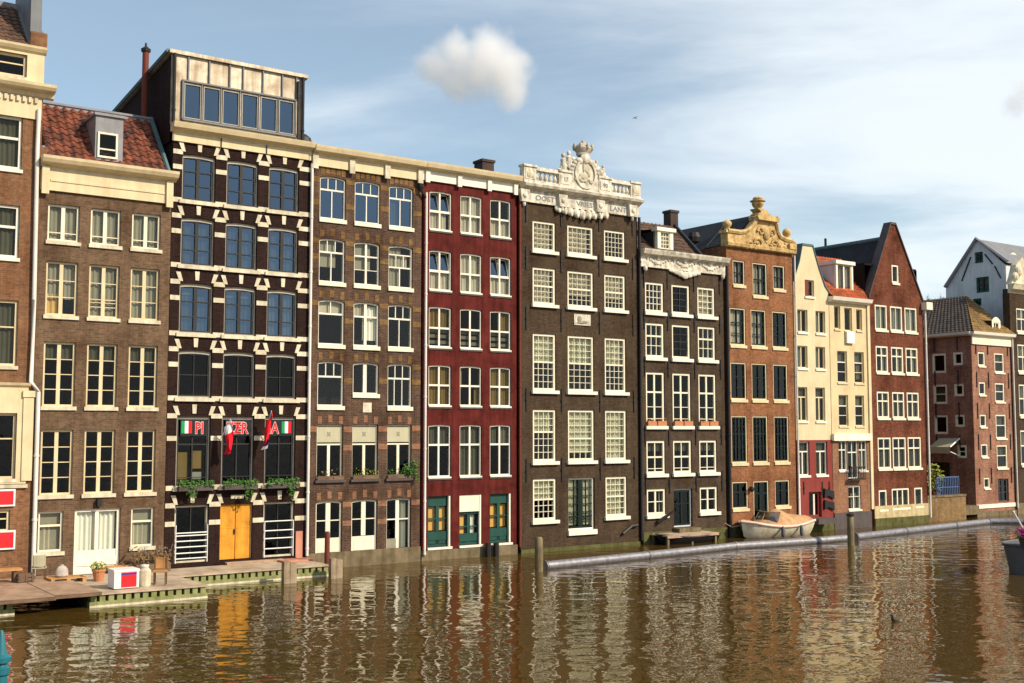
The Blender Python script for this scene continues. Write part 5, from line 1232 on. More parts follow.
def boxplant(lb, x0, x1, y, z, depth, mats, grp, n=240, boxmat='dark_plinth', hgt=.26, hang=0., size=.06, cat='window box', name='window_box', up=.22):
    o = thing(name, lb, cat, ((x0+x1)/2, y, z), grp)
    MB().box(x0, x1, y-depth, y, z, z+hgt).build('trough', boxmat, o)
    for mt, fr in mats:
        m = MB().use(mt); 
        for k in range(6): x = x0 + (x1-x0)*(k+.5)/6; m.leaves((x, y-depth/2-.03, z+hgt+up*.4), ((x1-x0)/9, depth*.75, up), int(n*fr/6), size)
        if hang:
            for t in hang if isinstance(hang, tuple) else (.3, .75): m.leaves((x0+(x1-x0)*t, y-depth-.04, z-.05), (.22, .12, .42), int(n*fr*.25), size)
        m.build('foliage' if fr > .4 else 'flowers', mt, o)
    return o
for c, nm in enumerate(('left', 'middle', 'right')):
    a, b, z0, z1 = H3w[12+c][:4]
    boxplant(f'trailing green plants in the {nm} window box under the pizzeria sign', a+.02, b+.06, -.13, z0-.12, .24, [('leaf', 1.)], 'green window boxes of the pizzeria', 300, 'dark_plinth', .16, ((.35,), (.7,), (.72,))[c], .06, up=.17)
for c, nm in enumerate(('left', 'middle', 'right')):
    a, b, z0, z1 = H4w[12+c][:4]
    mats = [('leaf_dry', .5)] if c == 0 else ([('leaf_yellow', .6)] if c == 1 else [('leaf', 1.0)])
    o = boxplant(('window box of dry plants, left sill of the yellow patterned house', 'window box of yellow green plants, middle sill of the yellow patterned house', 'window box with bushy green plant, right sill of the yellow patterned house')[c], a, b, -.02, z0+.005, .1, mats, 'window boxes on the yellow patterned house', (60, 90, 60)[c], 'crate_wood', .16, 0, .05)
    if c == 2: MB().leaves((b-.1, -.12, z0+.28), (.3, .22, .22), 150, .07).leaves((b+.1, -.15, z0+.5), (.18, .16, .3), 70, .06).leaves((b-.35, -.1, z0+.38), (.16, .12, .26), 50, .055).leaves((b+.16, -.2, z0+.05), (.12, .1, .26), 40, .05).build('bush', 'leaf', o)
for c, nm in enumerate(('left', 'middle', 'right')):
    a, b, z0, z1 = H7w[6+c][:4]; mid = (a+b)/2
    for k, (p, q) in enumerate(((a+.02, mid-.04), (mid+.04, b))):
        if c == 1 and k == 0: lbk = 'left terracotta trough on the middle flowered sill of the low dark house'
        else: lbk = f'{"left" if k == 0 else "right"} terracotta trough on the {nm} flowered sill of the low dark house'
        boxplant(lbk, p, q, -.0, z0+.004, .13, [('petal_orange', .35), ('leaf', .3)], 'terracotta troughs on the low dark house', 60, 'terracotta', .24, 0, .035, 'flower trough', 'flower_trough', .12)

# ================================================================== landing stages at the left
def stage(lb, x0, x1, y0, y1, z, fr=True):
    o = thing('landing_stage', lb, 'landing stage', (x0, y0, 0), 'landing stages along the left houses')
    m = MB(); n = max(1, int((y1-y0)/.22))
    for k in range(n):
        a = y0 + (y1-y0)*k/n; m.box(x0, x1, a+.006, y0 + (y1-y0)*(k+1)/n - .006, z-.05, z)
    m.build('deck_boards', 'deck_wood', o)
    MB().box(x0+.02, x1-.02, y0+.25, y1, -.6, z-.055).build('core', 'dark_plinth', o)
    k = MB(); nb = int((x1-x0)/.26)
    for i in range(nb): x = x0 + (i+.5)*(x1-x0)/nb; k.box(x-.085, x+.085, y0+.06, y0+.25, .14, z-.055)
    k.build('fender_boards', 'quay_fender', o)
    MB().box(x0, x1, y0+.02, y0+.3, -.6, .17).build('waterline_beam', 'quay_fender', o)
    MB().box(x0, x1, y0+.005, y0+.05, -.02, .06).build('white_strip', 'cream_stone', o)
    return o
zd = .42
sB0, dB = W(90, 594.5, zd); sB1, dB2 = W(206, 584.5, zd)
sC1, dC = W(330, 564.8, zd)
sA1, dA = W(16.5, 601.5, zd)
stage('wooden landing stage in front of the red roofed house, lowest and longest', sB0, sB1, dB, -.1, zd)
stage('narrow wooden landing stage in front of the yellow double door', sB1+.01, sC1, dC, -.1, zd)
stage('short wooden landing stage at the left photo edge', sA1-6, sA1, dB-.05, -.1, zd)
# bridging boards over the gap
a0 = sA1 - .35; mid = (sA1+sB0)/2
for k, (x0, x1, y0, lb) in enumerate(((sA1-.55, mid-.02, dB-.42, 'wide brown gangway board over the gap, left one of two'), (mid+.02, sB0+.3, dB-.18, 'wide brown gangway board over the gap, right one of two'))):
    o = thing('gangway_board', lb, 'board', (x0, y0, zd), 'gangway boards over the gap')
    MB().box(x0, x1, y0, -.25, zd+.005, zd+.075).build('boards', 'board_wood', o); MB().box(x0, x1, y0-.03, y0-.002, zd-.03, zd+.08).build('edge', 'crate_wood', o)
x0, y0 = W(218, 563, zd); x1, _ = W(281, 560, zd)
o = thing('loading_ramp', 'flat pale boarded ramp lying in front of the yellow double door', 'ramp', (x0, y0, zd)); MB().box(x0, x1-.1, y0-.9, y0+.35, zd+.004, zd+.09).build('boards', 'deck_wood', o)
MB().box(x0, x1-.1, y0-.93, y0-.903, zd, zd+.1).build('edge', 'board_wood', o)
x0, y0 = W(281, 562.5, zd); x1, _ = W(315, 561, zd)
o = thing('loading_ramp', 'small salmon boarded ramp beside the reddish mooring post', 'ramp', (x0, y0, zd)); MB().box(x0, x1, y0-.2, y0+.75, zd+.004, zd+.07).build('boards', 'salmon_paint', o)
# posts
def post(lb, px, py_, ytop, r, mat, n=1, name='mooring_post', grp='mooring posts', sq=False, zb=0.):
    s, d = W(px, py_, zb); _, zt = S(px, ytop, d)
    o = thing(name, lb, 'post', (s, d, 0), grp)
    for k in range(n):
        m = MB(); x = s + (k-(n-1)/2)*r*2.1
        if sq: m.box(x-r, x+r, d-r, d+r, -1.2, zt - .06*k)
        else: m.lathe([(r, -1.2), (r*1.02, zt*.5), (r*.96, zt-.06), (r*.7, zt)], x, d, 0, 12)
        m.build('pile', mat, o, smooth=not sq)
    return o, s, d
post('square double timber post standing against the narrow stage by the yellow door', 289, 583, 561, .12, 'post_wood', 2, sq=True)
post('broad double timber post at the right end of the narrow landing stage', 335.5, 578, 558, .115, 'post_wood', 2, sq=True)
o, s_, d_ = post('thin rusty red post standing in front of the white double doors', 327, 562, 531.5, .1, 'rust_pipe', 1, zb=zd)
o, s_, d_ = post('grey weathered mooring post at the left end of the steel boom', 539, 571, 537, .16, 'old_post', 1)
bp1 = (s_, d_)
o, s_, d_ = post('dark mooring post between the two booms in front of the tan brick house', 851, 545, 515.5, .16, 'old_post', 1)
MB().lathe([(.19, 0), (.19, .1), (.05, .16)], s_, d_, S(851, 515.5, d_)[1]-.02, 10).build('cap', 'iron', o)
bp2 = (s_, d_)
# steel boom pipes
def wl(px, py): return W(px, py, .12)
def boom(lb, pts, r=.19):
    P = [wl(*p) for p in pts]
    o = thing('floating_boom', lb, 'boom', (P[0][0], P[0][1], .12), 'floating steel booms')
    MB().tube([(p[0], p[1], .12) for p in P], r, 16).build('pipe', 'steel_pipe', o, smooth=True)
    for i in range(len(P)-1):
        a, b = Vector((*P[i], .12)), Vector((*P[i+1], .12)); L_ = (b-a).length; n = max(1, round(L_/6.5))
        for k in range(0, n+1):
            p = a.lerp(b, k/n); t = (b-a).normalized()*.04; MB().tube([p-t*1.6, p-t*.4], r*1.16, 16).tube([p+t*.4, p+t*1.6], r*1.16, 16).build('flange', 'steel_pipe', o, smooth=True)
    return o
boom('long grey steel boom floating from the weathered post to the dark post', [(545.5, 566), (648, 555.5), (735, 546.2), (817, 540.8), (847, 538.3)])
boom('grey steel boom floating right of the dark mooring post', [(855.5, 537), (905, 531.2), (955, 525.5), (988, 521.8)])
boom('bright steel boom floating in front of the corner house at right', [(990, 521.4), (1024, 521.6), (1060, 523)])
# ------------------------------------------------------------------ things on the stage
def crate(lb, px, py, w, dp, hh, z, name='crate', mat='crate_wood', grp='wooden crates'):
    s, d = W(px, py, z); o = thing(name, lb, name.replace('_', ' '), (s, d, z), grp)
    for k in range(3):
        z0 = z + hh*k/3 + .012; z1 = z + hh*(k+1)/3 - .012
        MB().box(s-w/2, s+w/2, d-.02, d, z0, z1).box(s-w/2, s+w/2, d+dp, d+dp+.02, z0, z1).box(s-w/2, s-w/2+.02, d, d+dp, z0, z1).box(s+w/2-.02, s+w/2, d, d+dp, z0, z1).build('slat', mat, o)
    m = MB()
    for x in (s-w/2+.05, s, s+w/2-.05): m.box(x-.025, x+.025, d-.04, d-.02, z, z+hh)
    m.build('batten', mat, o); MB().box(s-w/2+.02, s+w/2-.02, d, d+dp, z+.004, z+.03).build('base', mat, o)
    return s, d, o
crate('dark wooden crate beside the white drainpipe on the landing stage', 26, 585, .5, .38, .36, zd)
s, d = W(6, 585, zd)
o = thing('bench', 'low wooden bench under the red signs at left photo edge', 'bench', (s, d, zd))
MB().box(s-1.2, s+.45, d-.2, d+.25, zd+.46, zd+.53).build('seat', 'pallet_wood', o)
for k in (-1, .25): MB().box(s+k-.05, s+k+.05, d-.15, d+.2, zd, zd+.455).build('leg', 'crate_wood', o)
# pallet
s0_, d0_ = W(51, 584, zd); s1_, _ = W(88, 582, zd)
o = thing('pallet', 'orange brown wooden pallet lying on the stage with a pale sack on it', 'pallet', (s0_, d0_, zd))
for k in range(5): MB().box(s0_, s1_, d0_+.17*k, d0_+.17*k+.12, zd+.13, zd+.155).build('top_board', 'pallet_wood', o)
for t in (0, .5, 1): x = s0_+.06+(s1_-s0_-.12)*t; MB().box(x-.06, x+.06, d0_, d0_+.8, zd, zd+.128).build('bearer', 'pallet_wood', o)
sx, dx = s0_+.38*(s1_-s0_), d0_+.4
o = thing('sack', 'pale pinkish grey sack standing on the wooden pallet', 'sack', (sx, dx, zd+.155))
MB().lathe([(.15, 0), (.2, .05), (.19, .18), (.17, .27), (.11, .35), (.04, .385), (.06, .42)], sx, dx, zd+.156, 12, (1.1, .8)).build('cloth', 'sack', o, smooth=True)
# cafe table with tripod legs
s, d = W(46, 575, zd)
o = thing('bistro_table', 'small dark tripod table beside the white drainpipe', 'table', (s, d, zd))
MB().lathe([(.32, .68), (.32, .71)], s, d, zd, 14).build('tabletop', 'iron', o)
MB().tube([(s, d, zd+.3), (s, d, zd+.68)], .025, 6).build('column', 'iron', o)
for k in range(3): t = 2.1*k+.4; MB().tube([(s, d, zd+.34), (s+.3*math.cos(t), d+.3*math.sin(t), zd)], .02, 6).build('leg', 'iron', o)
def chair(lb, px, py, ang, mat, z=zd):
    s, d = W(px, py, z); o = thing('wooden_chair', lb, 'chair', (s, d, z), 'chairs on the landing stage'); o.rotation_euler.z += ang
    q = [s, d]
    MB().box(s-.21, s+.21, d-.2, d+.2, z+.43, z+.47).build('seat', mat, o)
    for a in (-.18, .18):
        for b in (-.17, .17): MB().box(s+a-.02, s+a+.02, d+b-.02, d+b+.02, z, z+.43).build('leg', 'crate_wood', o)
    vs = []
    m = MB()
    for k in range(6): t0, t1 = -1+k/3, -1+(k+1)/3; m.box(s+.22*t0, s+.22*t1, d+.17+.05*(1-((t0+t1)/2)**2), d+.21+.05*(1-((t0+t1)/2)**2), z+.52, z+.88)
    m.build('backrest', mat, o)
    for a in (-.19, .19): MB().box(s+a-.018, s+a+.018, d+.165, d+.205, z+.47, z+.88).build('back_post', 'crate_wood', o)
    return o
chair('brown wooden chair on the stage right of the white and red box', 160, 585, R(-25), 'pallet_wood')
chair('pale wooden chair beside the tripod table near the drainpipe', 39, 581, R(160), 'beige_panel')
# white box with red panel
sa, da = W(114, 590, zd); sb, db = W(140, 588.5, zd)
o = thing('cool_box', 'white box with a red front panel standing at the stage edge', 'box', (sa, da, zd))
q = .55
MB().box(sa, sb, da, da+.7, zd+.03, zd+q).box(sa-.015, sb+.015, da-.015, da+.715, zd+q, zd+q+.07).build('body', 'white_plastic', o)
MB().box(sa+.28*(sb-sa), sa+.9*(sb-sa), da-.012, da-.001, zd+.06, zd+q-.02).build('panel', 'red_sign', o); MB().box(sa+.28*(sb-sa), sa+.9*(sb-sa), da-.018, da-.012, zd+q-.1, zd+q-.04).build('panel_band', 'flag_blue', o)
for x in (sa+.05, sb-.05): MB().box(x-.04, x+.04, da+.05, da+.6, zd+.001, zd+.03).build('foot', 'iron', o)
s, d = W(144.5, 586, zd); o = thing('plastic_drum', 'pale plastic drum between the white box and the brown chair', 'drum', (s, d, zd)); MB().lathe([(.18, 0), (.2, .04), (.2, .5), (.12, .58), (.12, .64)], s, d, zd, 12).build('body', 'cream_stone', o, smooth=True); MB().lathe([(.13, .64), (.13, .69)], s, d, zd, 12).build('lid', 'white_plastic', o)
def pot(lb, px, py, r, hh, mat, leaf, n, z=zd):
    s, d = W(px, py, z); o = thing('plant_pot', lb, 'plant pot', (s, d, z), 'plant pots on the stage')
    MB().lathe([(r*.68, 0), (r*.95, hh*.82), (r*1.08, hh*.83), (r*1.08, hh), (r*.9, hh), (r*.86, hh*.9)], s, d, z, 14).build('pot', mat, o, smooth=False)
    MB().lathe([(r*.85, hh*.9), (.01, hh*.93)], s, d, z, 14).build('soil', 'soil', o)
    if leaf: MB().leaves((s, d, z+hh+.1), (r*1.3, r*1.3, .16), n, .06).build('foliage', leaf, o)
pot('terracotta pot with yellow green plant left of the white box', 98.5, 581, .22, .4, 'terracotta', 'leaf_yellow', 90)
pot('pale pink empty pot in front of the white double door', 99.5, 571.5, .24, .42, 'sack', None, 0)
# plank bench with dry plants behind
s0_, d0_ = W(106, 573.5, zd); s1_, _ = W(139, 571, zd)
o = thing('bench', 'orange plank bench against the wall right of the white door', 'bench', (s0_, d0_, zd))
MB().box(s0_, s1_, d0_-.15, d0_+.2, zd+.2, zd+.25).build('seat', 'pallet_wood', o)
for t in (.08, .92): x = s0_+(s1_-s0_)*t; MB().box(x-.05, x+.05, d0_-.12, d0_+.16, zd, zd+.2).build('leg', 'crate_wood', o)
s0_, d0_ = W(124, 569.5, zd); s1_, _ = W(159, 567.5, zd)
o = thing('planter', 'dark planter of dry brown plants beneath the right ground floor window', 'planter', (s0_, -.7, zd), None)
MB().box(s0_, s1_, -.75, -.35, zd, zd+.3).build('trough', 'crate_wood', o)
m = MB()
for k in range(7): m.leaves((s0_+(s1_-s0_)*(k+.5)/7, -.55, zd+.52+random.uniform(-.1, .15)), (.25, .25, .32), 55, .07)
m.build('foliage', 'leaf_dry', o)
m = MB()
for k in range(9): x = s0_+(s1_-s0_)*random.random(); m.tube([(x, -.55, zd+.3), (x+random.uniform(-.3, .3), -.55+random.uniform(-.2, .2), zd+random.uniform(.7, 1.0))], .012, 4)
m.build('stems', 'twig', o)

# ================================================================== boats
def hull(o, L_, B_, H_, sheer=.25, mat='boat_white', bluff=.35, transom=.7):
    n = 16; vs, fs = [], []; sec = 7
    for i in range(n+1):
        t = i/n; x = -L_/2 + L_*t
        w_ = B_/2*min(1, (transom + (1-transom)*math.sin(min(1, t/.5)*math.pi/2)))*(1 if t < .55 else math.cos((t-.55)/.45*math.pi/2)**bluff if t < .999 else .04)
        top = H_ + sheer*(2*t-.9)**2
        kz = -.3 + (.42*max(0, (t-.75)/.25)**2)
        for k in range(sec):
            u = k/(sec-1); vs.append((x + (.22*(u) if t > .95 else (-.1*u if t < .01 else 0)), w_*(math.sin(u*math.pi/2)**.6)*(.8+.2*u), kz + (top-kz)*u))
    m = sec
    full = []
    allv = vs + [(p[0], -p[1], p[2]) for p in vs]; off = len(vs)
    for i in range(n):
        for k in range(m-1):
            a = i*m+k; fs.append((a, a+m, a+m+1, a+1)); fs.append((off+a, off+a+1, off+a+m+1, off+a+m))
    for k in range(m-1): fs.append((k, k+1, off+k+1, off+k))
    gun = [vs[i*m+m-1] for i in range(n+1)]
    return allv, fs, gun
s, d = W(779, 536.5, 0); d += .3
bo = thing('motor_boat', 'small cream motor boat under a tan canvas cover moored by the orange brick house', 'boat', (s, d, 0))
L_ = 4.6
av, fs, gun = hull(bo, L_, 1.9, .56)
flip = -1                                                  # bow to the left
def pos(p): return (s + flip*p[0], d + p[1], p[2])
MB().add([pos(p) for p in av], fs).build('hull', 'boat_white', bo, smooth=True)
MB().tube([pos(p) for p in gun], .07, 8).tube([pos((p[0], -p[1], p[2])) for p in gun], .07, 8).build('rubbing_strake', 'boat_trim', bo, smooth=True)
n = len(gun); vs = []; q = 8
for i, p in enumerate(gun):
    t = i/(n-1); crest = .12 + .62*math.exp(-((t-.5)/.16)**2) + .3*math.exp(-((t-.25)/.22)**2)
    if t > .72: crest = .08
    for k in range(q+1): u = -1+2*k/q; vs.append(pos((p[0]*.97, p[1]*.97*u, p[2]+.03+crest*(1-abs(u)**1.8))))
MB().add(vs, [(i*(q+1)+k, (i+1)*(q+1)+k, (i+1)*(q+1)+k+1, i*(q+1)+k+1) for i in range(n-1) for k in range(q)]).build('canvas_cover', 'canvas_tan', bo, smooth=True)
wv = []
for k in range(7): u = -1+2*k/6; y = .8*u; x = .95 - .35*u*u; wv += [pos((x, y, .8)), pos((x-.28, y*.9, 1.28))]
ws_ = MB().add(wv, [(2*k, 2*k+2, 2*k+3, 2*k+1) for k in range(6)]).build('windscreen', 'glass_sky', bo)
MB().tube([wv[2*k+1] for k in range(7)], .03, 6).tube([wv[0], wv[1]], .03, 6).tube([wv[12], wv[13]], .03, 6).tube([wv[6], wv[7]], .02, 6).build('windscreen_frame', 'canvas_tan', ws_)
# mooring lines and fenders of the motor boat
MB().tube([pos((L_/2-.25, 0, .72)), pos((L_/2+.3, .5, .55)), pos((L_/2+.75, .95, .9))], .018, 5).build('mooring_line', 'sack', bo); MB().tube([pos((-L_/2+.2, .5, .66)), pos((-L_/2-.35, .8, .5)), pos((-L_/2-.8, 1.0, .9))], .018, 5).build('mooring_line', 'sack', bo)
for t_ in (-.9, .5): 
    p_ = pos((t_, -.97, .3)); MB().lathe([(.03, .3), (.09, .22), (.1, 0), (.09, -.2), (.03, -.27)], p_[0], p_[1]-.06, p_[2], 8).build('fender', 'barge_grey', bo, smooth=True)
MB().tube([pos((L_/2-.3, 0, .68)), pos((L_/2-.3, 0, .86))], .035, 6).tube([pos((L_/2-.3, -.12, .84)), pos((L_/2-.3, .12, .84))], .025, 6).build('bollard', 'steel_pipe', bo)
# small dark rowing boat under the jetty in front of the low dark house
x0, JZ = S(667, 535.8, -1.25); x1, _ = S(718.5, 533, -1.25)
jt = thing('jetty', 'small pale plank jetty in front of the low dark house door', 'jetty', (x0, -1.2, JZ))
m = MB()
for k in range(5): m.box(x0, x1, -1.25+.24*k, -1.25+.24*k+.225, JZ-.06, JZ)
m.build('planks', 'deck_wood', jt); MB().box(x0, x1, -1.3, -1.255, JZ-.13, JZ-.005).build('edge_beam', 'board_wood', jt)
for t in (.04, .5, .96):
    for y in (-1.15, -.15): x = x0+(x1-x0)*t; MB().box(x-.06, x+.06, y-.06, y+.06, -.8, JZ-.06).build('pile', 'old_post', jt)
s, d = W(671, 541, 0); d = -.75
rb = thing('rowing_boat', 'black rowing boat half hidden in the shade of the plank jetty', 'boat', (s, d, 0))
av, fs, gun = hull(rb, 3.6, 1.15, .38, .16)
MB().add([(s - p[0], d+p[1], p[2]*.9) for p in av], fs).build('hull', 'black_paint', rb, smooth=True)
MB().tube([(s - p[0], d+p[1], p[2]*.9) for p in gun], .04, 6).tube([(s - p[0], d-p[1], p[2]*.9) for p in gun], .04, 6).build('gunwale', 'dark_plinth', rb)
MB().box(s-.3, s-.1, d-.5, d+.5, .22, .26).box(s+.6, s+.8, d-.45, d+.45, .22, .26).build('thwart', 'crate_wood', rb)
# barge bow with flowers at the right edge
s, d = W(1009, 577, 0); d -= 1.6; s += 1.05
bg = thing('barge', 'grey barge bow with flower trough, cut by the right photo edge', 'barge', (s, d, 0))
SL = 9.0
prof = [(0.05, -.6), (-.05, .0), (-.12, .75), (0, 1.05)]
def bs(t): return 1.5*(1-(1-t)**2.2)
vs, fs = [], []; nn = 14; sec = 5
for i in range(nn+1):
    t = i/nn; xx = SL*t**1.6
    w_ = .35 + 1.5*(1-(1-min(1, t*1.8))**2)
    for k in range(sec):
        u = k/(sec-1); vs.append((s + xx - .12*u*(1-t), d+1.6 - w_*(.75+.25*u), -.5 + (1.45+.15*(1-t))*u))
    for k in range(sec):
        u = 1-k/(sec-1); vs.append((s + xx - .12*u*(1-t), d+1.6 + w_*(.75+.25*u), -.5 + (1.45+.15*(1-t))*u))
m2 = 2*sec
for i in range(nn):
    for k in range(m2-1): fs.append((i*m2+k, (i+1)*m2+k, (i+1)*m2+k+1, i*m2+k+1))
fs.append(tuple(range(m2)))
MB().add(vs, fs).build('hull', 'barge_grey', bg, smooth=True)
dv = []
for i in range(nn+1): dv += [vs[i*m2+sec-1], vs[i*m2+sec]]
MB().add([(p[0], p[1], p[2]-.06) for p in dv], [(2*i, 2*i+2, 2*i+3, 2*i+1) for i in range(nn)]).build('deck', 'board_wood', bg)
MB().tube([dv[2*i] for i in range(nn+1)], .05, 6).tube([dv[2*i+1] for i in range(nn+1)], .05, 6).tube([dv[0], dv[1]], .06, 6).build('gunwale', 'barge_grey', bg)
fx, fy, fz_ = s-.02, d+1.35, 1.05
ft = thing('flower_tub', 'tub of magenta flowers on the grey barge at the right edge', 'flower tub', (fx, fy, fz_))
MB().lathe([(.3, 0), (.38, .3), (.42, .34), (.36, .34)], fx, fy, fz_, 14).build('tub', 'dark_plinth', ft)
m = MB()
for (a, b, c_, r_) in ((-.22, -.1, .52, .32), (.1, -.15, .62, .34), (-.05, .15, .6, .3)): m.leaves((fx+a, fy+b, fz_+c_), (r_, r_, r_*.72), 330, .05)
m.build('flowers', 'petal_magenta', ft); MB().leaves((fx, fy, fz_+.38), (.5, .4, .16), 160, .06).build('foliage', 'leaf', ft)
gx = s+1.1
ft = thing('potted_shrub', 'leafy green plant on the barge right of the magenta flowers', 'shrub', (gx, fy, fz_))
MB().lathe([(.26, 0), (.34, .3), (.3, .3)], gx, fy, fz_, 14).build('pot', 'terracotta', ft); MB().leaves((gx, fy, fz_+.62), (.42, .36, .42), 420, .09).build('foliage', 'leaf', ft); MB().tube([(gx, fy, fz_+.2), (gx, fy, fz_+.7)], .03, 5).build('stem', 'twig', ft)
px_, py_ = s+.55, d+1.5
o = thing('boat_pole', 'thin white pole leaning on the barge bow', 'pole', (px_, py_, 1.0)); qx, qz = S(1013.5, 512, py_); MB().tube([(px_, py_, 1.0), (qx, py_, qz)], .035, 6).build('shaft', 'rail_white', o); MB().ball((qx, py_, qz), .05).build('knob', 'rail_white', o)
# duck
s, d = W(895.5, 621, 0)
o = thing('duck', 'small dark duck swimming on the canal', 'duck', (s, d, 0))
m = MB(); prof = [(-.36, .0, .10), (-.26, .05, .12), (-.12, .13, .09), (.05, .15, .09), (.18, .11, .13), (.22, .065, .22), (.235, .055, .30), (.26, .06, .35), (.33, .045, .35), (.37, .018, .335)]
K_ = .6; m.tube([(s-p[0]*K_, d, p[2]*K_-.01) for p in prof], [max(.02, p[1])*K_ for p in prof], 10).tube([(s-.36*K_, d, .335*K_), (s-.44*K_, d, .32*K_)], [.012, .008], 6); m.build('body', 'duck_brown', o, smooth=True)
# bird in the sky
r = ray(635, 118).normalized(); p = CAM + r*160; q = to_row(p)
o = thing('bird', 'tiny dark bird flying in the pale sky', 'bird', (q[0], q[1], q[2]))
m = MB().tube([(q[0]-.3, q[1], q[2]), (q[0], q[1], q[2]+.02), (q[0]+.3, q[1], q[2])], [.02, .09, .03], 8)
for sg_ in (-1, 1): m.add([(q[0]-.08, q[1]+.05*sg_, q[2]+.03), (q[0]+.1, q[1]+.05*sg_, q[2]+.03), (q[0]+.12, q[1]+.4*sg_, q[2]+.2), (q[0]-.05, q[1]+.75*sg_, q[2]+.08)], [(0, 1, 2, 3)])
m.build('body', 'bird_grey', o)
# bare tree showing over the roofs
q = S(934, 292, 40); tb_ = thing('bare_tree', 'bare grey tree crown showing over the shaded tiled roof', 'tree', (q[0], 40, .3))
rnd = random.Random(11); m = MB().tube([(q[0], 40, .2), (q[0]+.2, 40, q[1]*.6), (q[0], 40, q[1]-2.5)], [.3, .24, .14], 8); m.build('trunk', 'twig', tb_)
m = MB()
def twig(p, dr, ln, r_, depth):
    e = p + dr*ln; m.tube([p, e], [r_, r_*.65], 4)
    if depth:
        for _ in range(4 if depth > 1 else 3):
            t = (dr + Vector((rnd.gauss(0, .55), rnd.gauss(0, .55), rnd.gauss(0, .4)+.1))).normalized(); twig(p + dr*ln*rnd.uniform(.45, 1), t, ln*rnd.uniform(.5, .75), r_*.6, depth-1)
for k in range(7): twig(Vector((q[0], 40, q[1]-2.8)), Vector((rnd.gauss(0, .7), rnd.gauss(0, .7), .75)).normalized(), 1.5, .07, 3)
m.build('crown', 'twig', tb_)
# teal railing post on the bridge edge by the camera
pp = ray(.5, 670).normalized(); t = 6.0/pp.y; wp = CAM + pp*t; ps, pd, pz = to_row(wp)
o = thing('railing_post', 'teal painted iron railing post in the bottom left corner', 'post', (ps, pd, 3.6))
tz = CAM.z - 6.0*math.tan(math.atan((634-341.5)/FPX) - PITCH)
MB().lathe([(.06, 3.6), (.06, 3.7), (.032, 3.74), (.03, pz-.12), (.036, pz-.1), (.034, pz-.03), (.045, pz-.02), (.047, pz+.012), (.035, pz+.02), (.03, pz+.032), (.05, pz+.04), (.052, pz+.065), (.03, pz+.08), (.024, pz+.11), (.016, pz+.17), (.006, pz+.2)], ps, pd, 0, 16).build('shaft', 'teal_iron', o, smooth=True)
m = MB()
bs_, bd_, _ = to_row(Vector((0, 2.2, 0)))
me = bpy.data.meshes.new('quayside')
x0, x1, y0, y1 = -16, 16, -9, 6.25
me.from_pydata([(x, y, z) for x in (x0, x1) for y in (y0, y1) for z in (-1.0, 3.6)], [], [(0, 1, 3, 2), (4, 6, 7, 5), (0, 4, 5, 1), (2, 3, 7, 6), (0, 2, 6, 4), (1, 5, 7, 3)])
me.materials.append(MATS['plinth_stone']); ob = bpy.data.objects.new('bridge_pavement', me); COL.objects.link(ob); ob['kind'] = 'structure'

# ================================================================== water, ground, sky
m, nt, b = newmat('water')
geo = N(nt, 'ShaderNodeNewGeometry')
def wn_(scale, st, det, rot=0.):
    mp = N(nt, 'ShaderNodeMapping'); mp.inputs['Scale'].default_value = st; mp.inputs['Rotation'].default_value = (0, 0, rot); L(nt, geo.outputs['Position'], mp.inputs['Vector']); return noise(nt, mp.outputs[0], scale, det, .5)
a1 = wn_(1.0, (1, 1.4, 1), 1, .25); a2 = wn_(3.4, (1, 1.3, 1), 1, -.3); a3 = wn_(.13, (1, 1.6, 1), 3)
ad = N(nt, 'ShaderNodeMath', operation='MULTIPLY_ADD'); L(nt, a2, ad.inputs[0]); ad.inputs[1].default_value = .17; L(nt, a1, ad.inputs[2])
amp = N(nt, 'ShaderNodeMapRange'); L(nt, a3, amp.inputs['Value']); amp.inputs['From Min'].default_value = .3; amp.inputs['From Max'].default_value = .7; amp.inputs['To Min'].default_value = .38; amp.inputs['To Max'].default_value = 1.35
ml = N(nt, 'ShaderNodeMath', operation='MULTIPLY'); L(nt, ad.outputs[0], ml.inputs[0]); L(nt, amp.outputs[0], ml.inputs[1])
bp_ = N(nt, 'ShaderNodeBump', Strength=1.0, Distance=.045); L(nt, ml.outputs[0], bp_.inputs['Height']); L(nt, bp_.outputs[0], b.inputs['Normal'])
b.inputs['Specular Tint'].default_value = (1, .93, .78, 1); b.inputs['Base Color'].default_value = (.066, .040, .0085, 1); b.inputs['Roughness'].default_value = .025; b.inputs['IOR'].default_value = 1.36
b.inputs['Specular IOR Level'].default_value = .62
me = bpy.data.meshes.new('water'); q = 2500
me.from_pydata([(-q, -q, 0), (q, -q, 0), (q, q, 0), (-q, q, 0)], [], [(0, 1, 2, 3)]); me.materials.append(m)
ob = bpy.data.objects.new('water', me); COL.objects.link(ob); ob['kind'] = 'structure'
m = MB().use('plinth_stone')
m.box(-60, H11s[1], 1.75, 600, -1, .2).box(H11s[1], 400, 2.6, 600, -1, .2); g = m.build('ground', 'plinth_stone'); g['kind'] = 'structure'

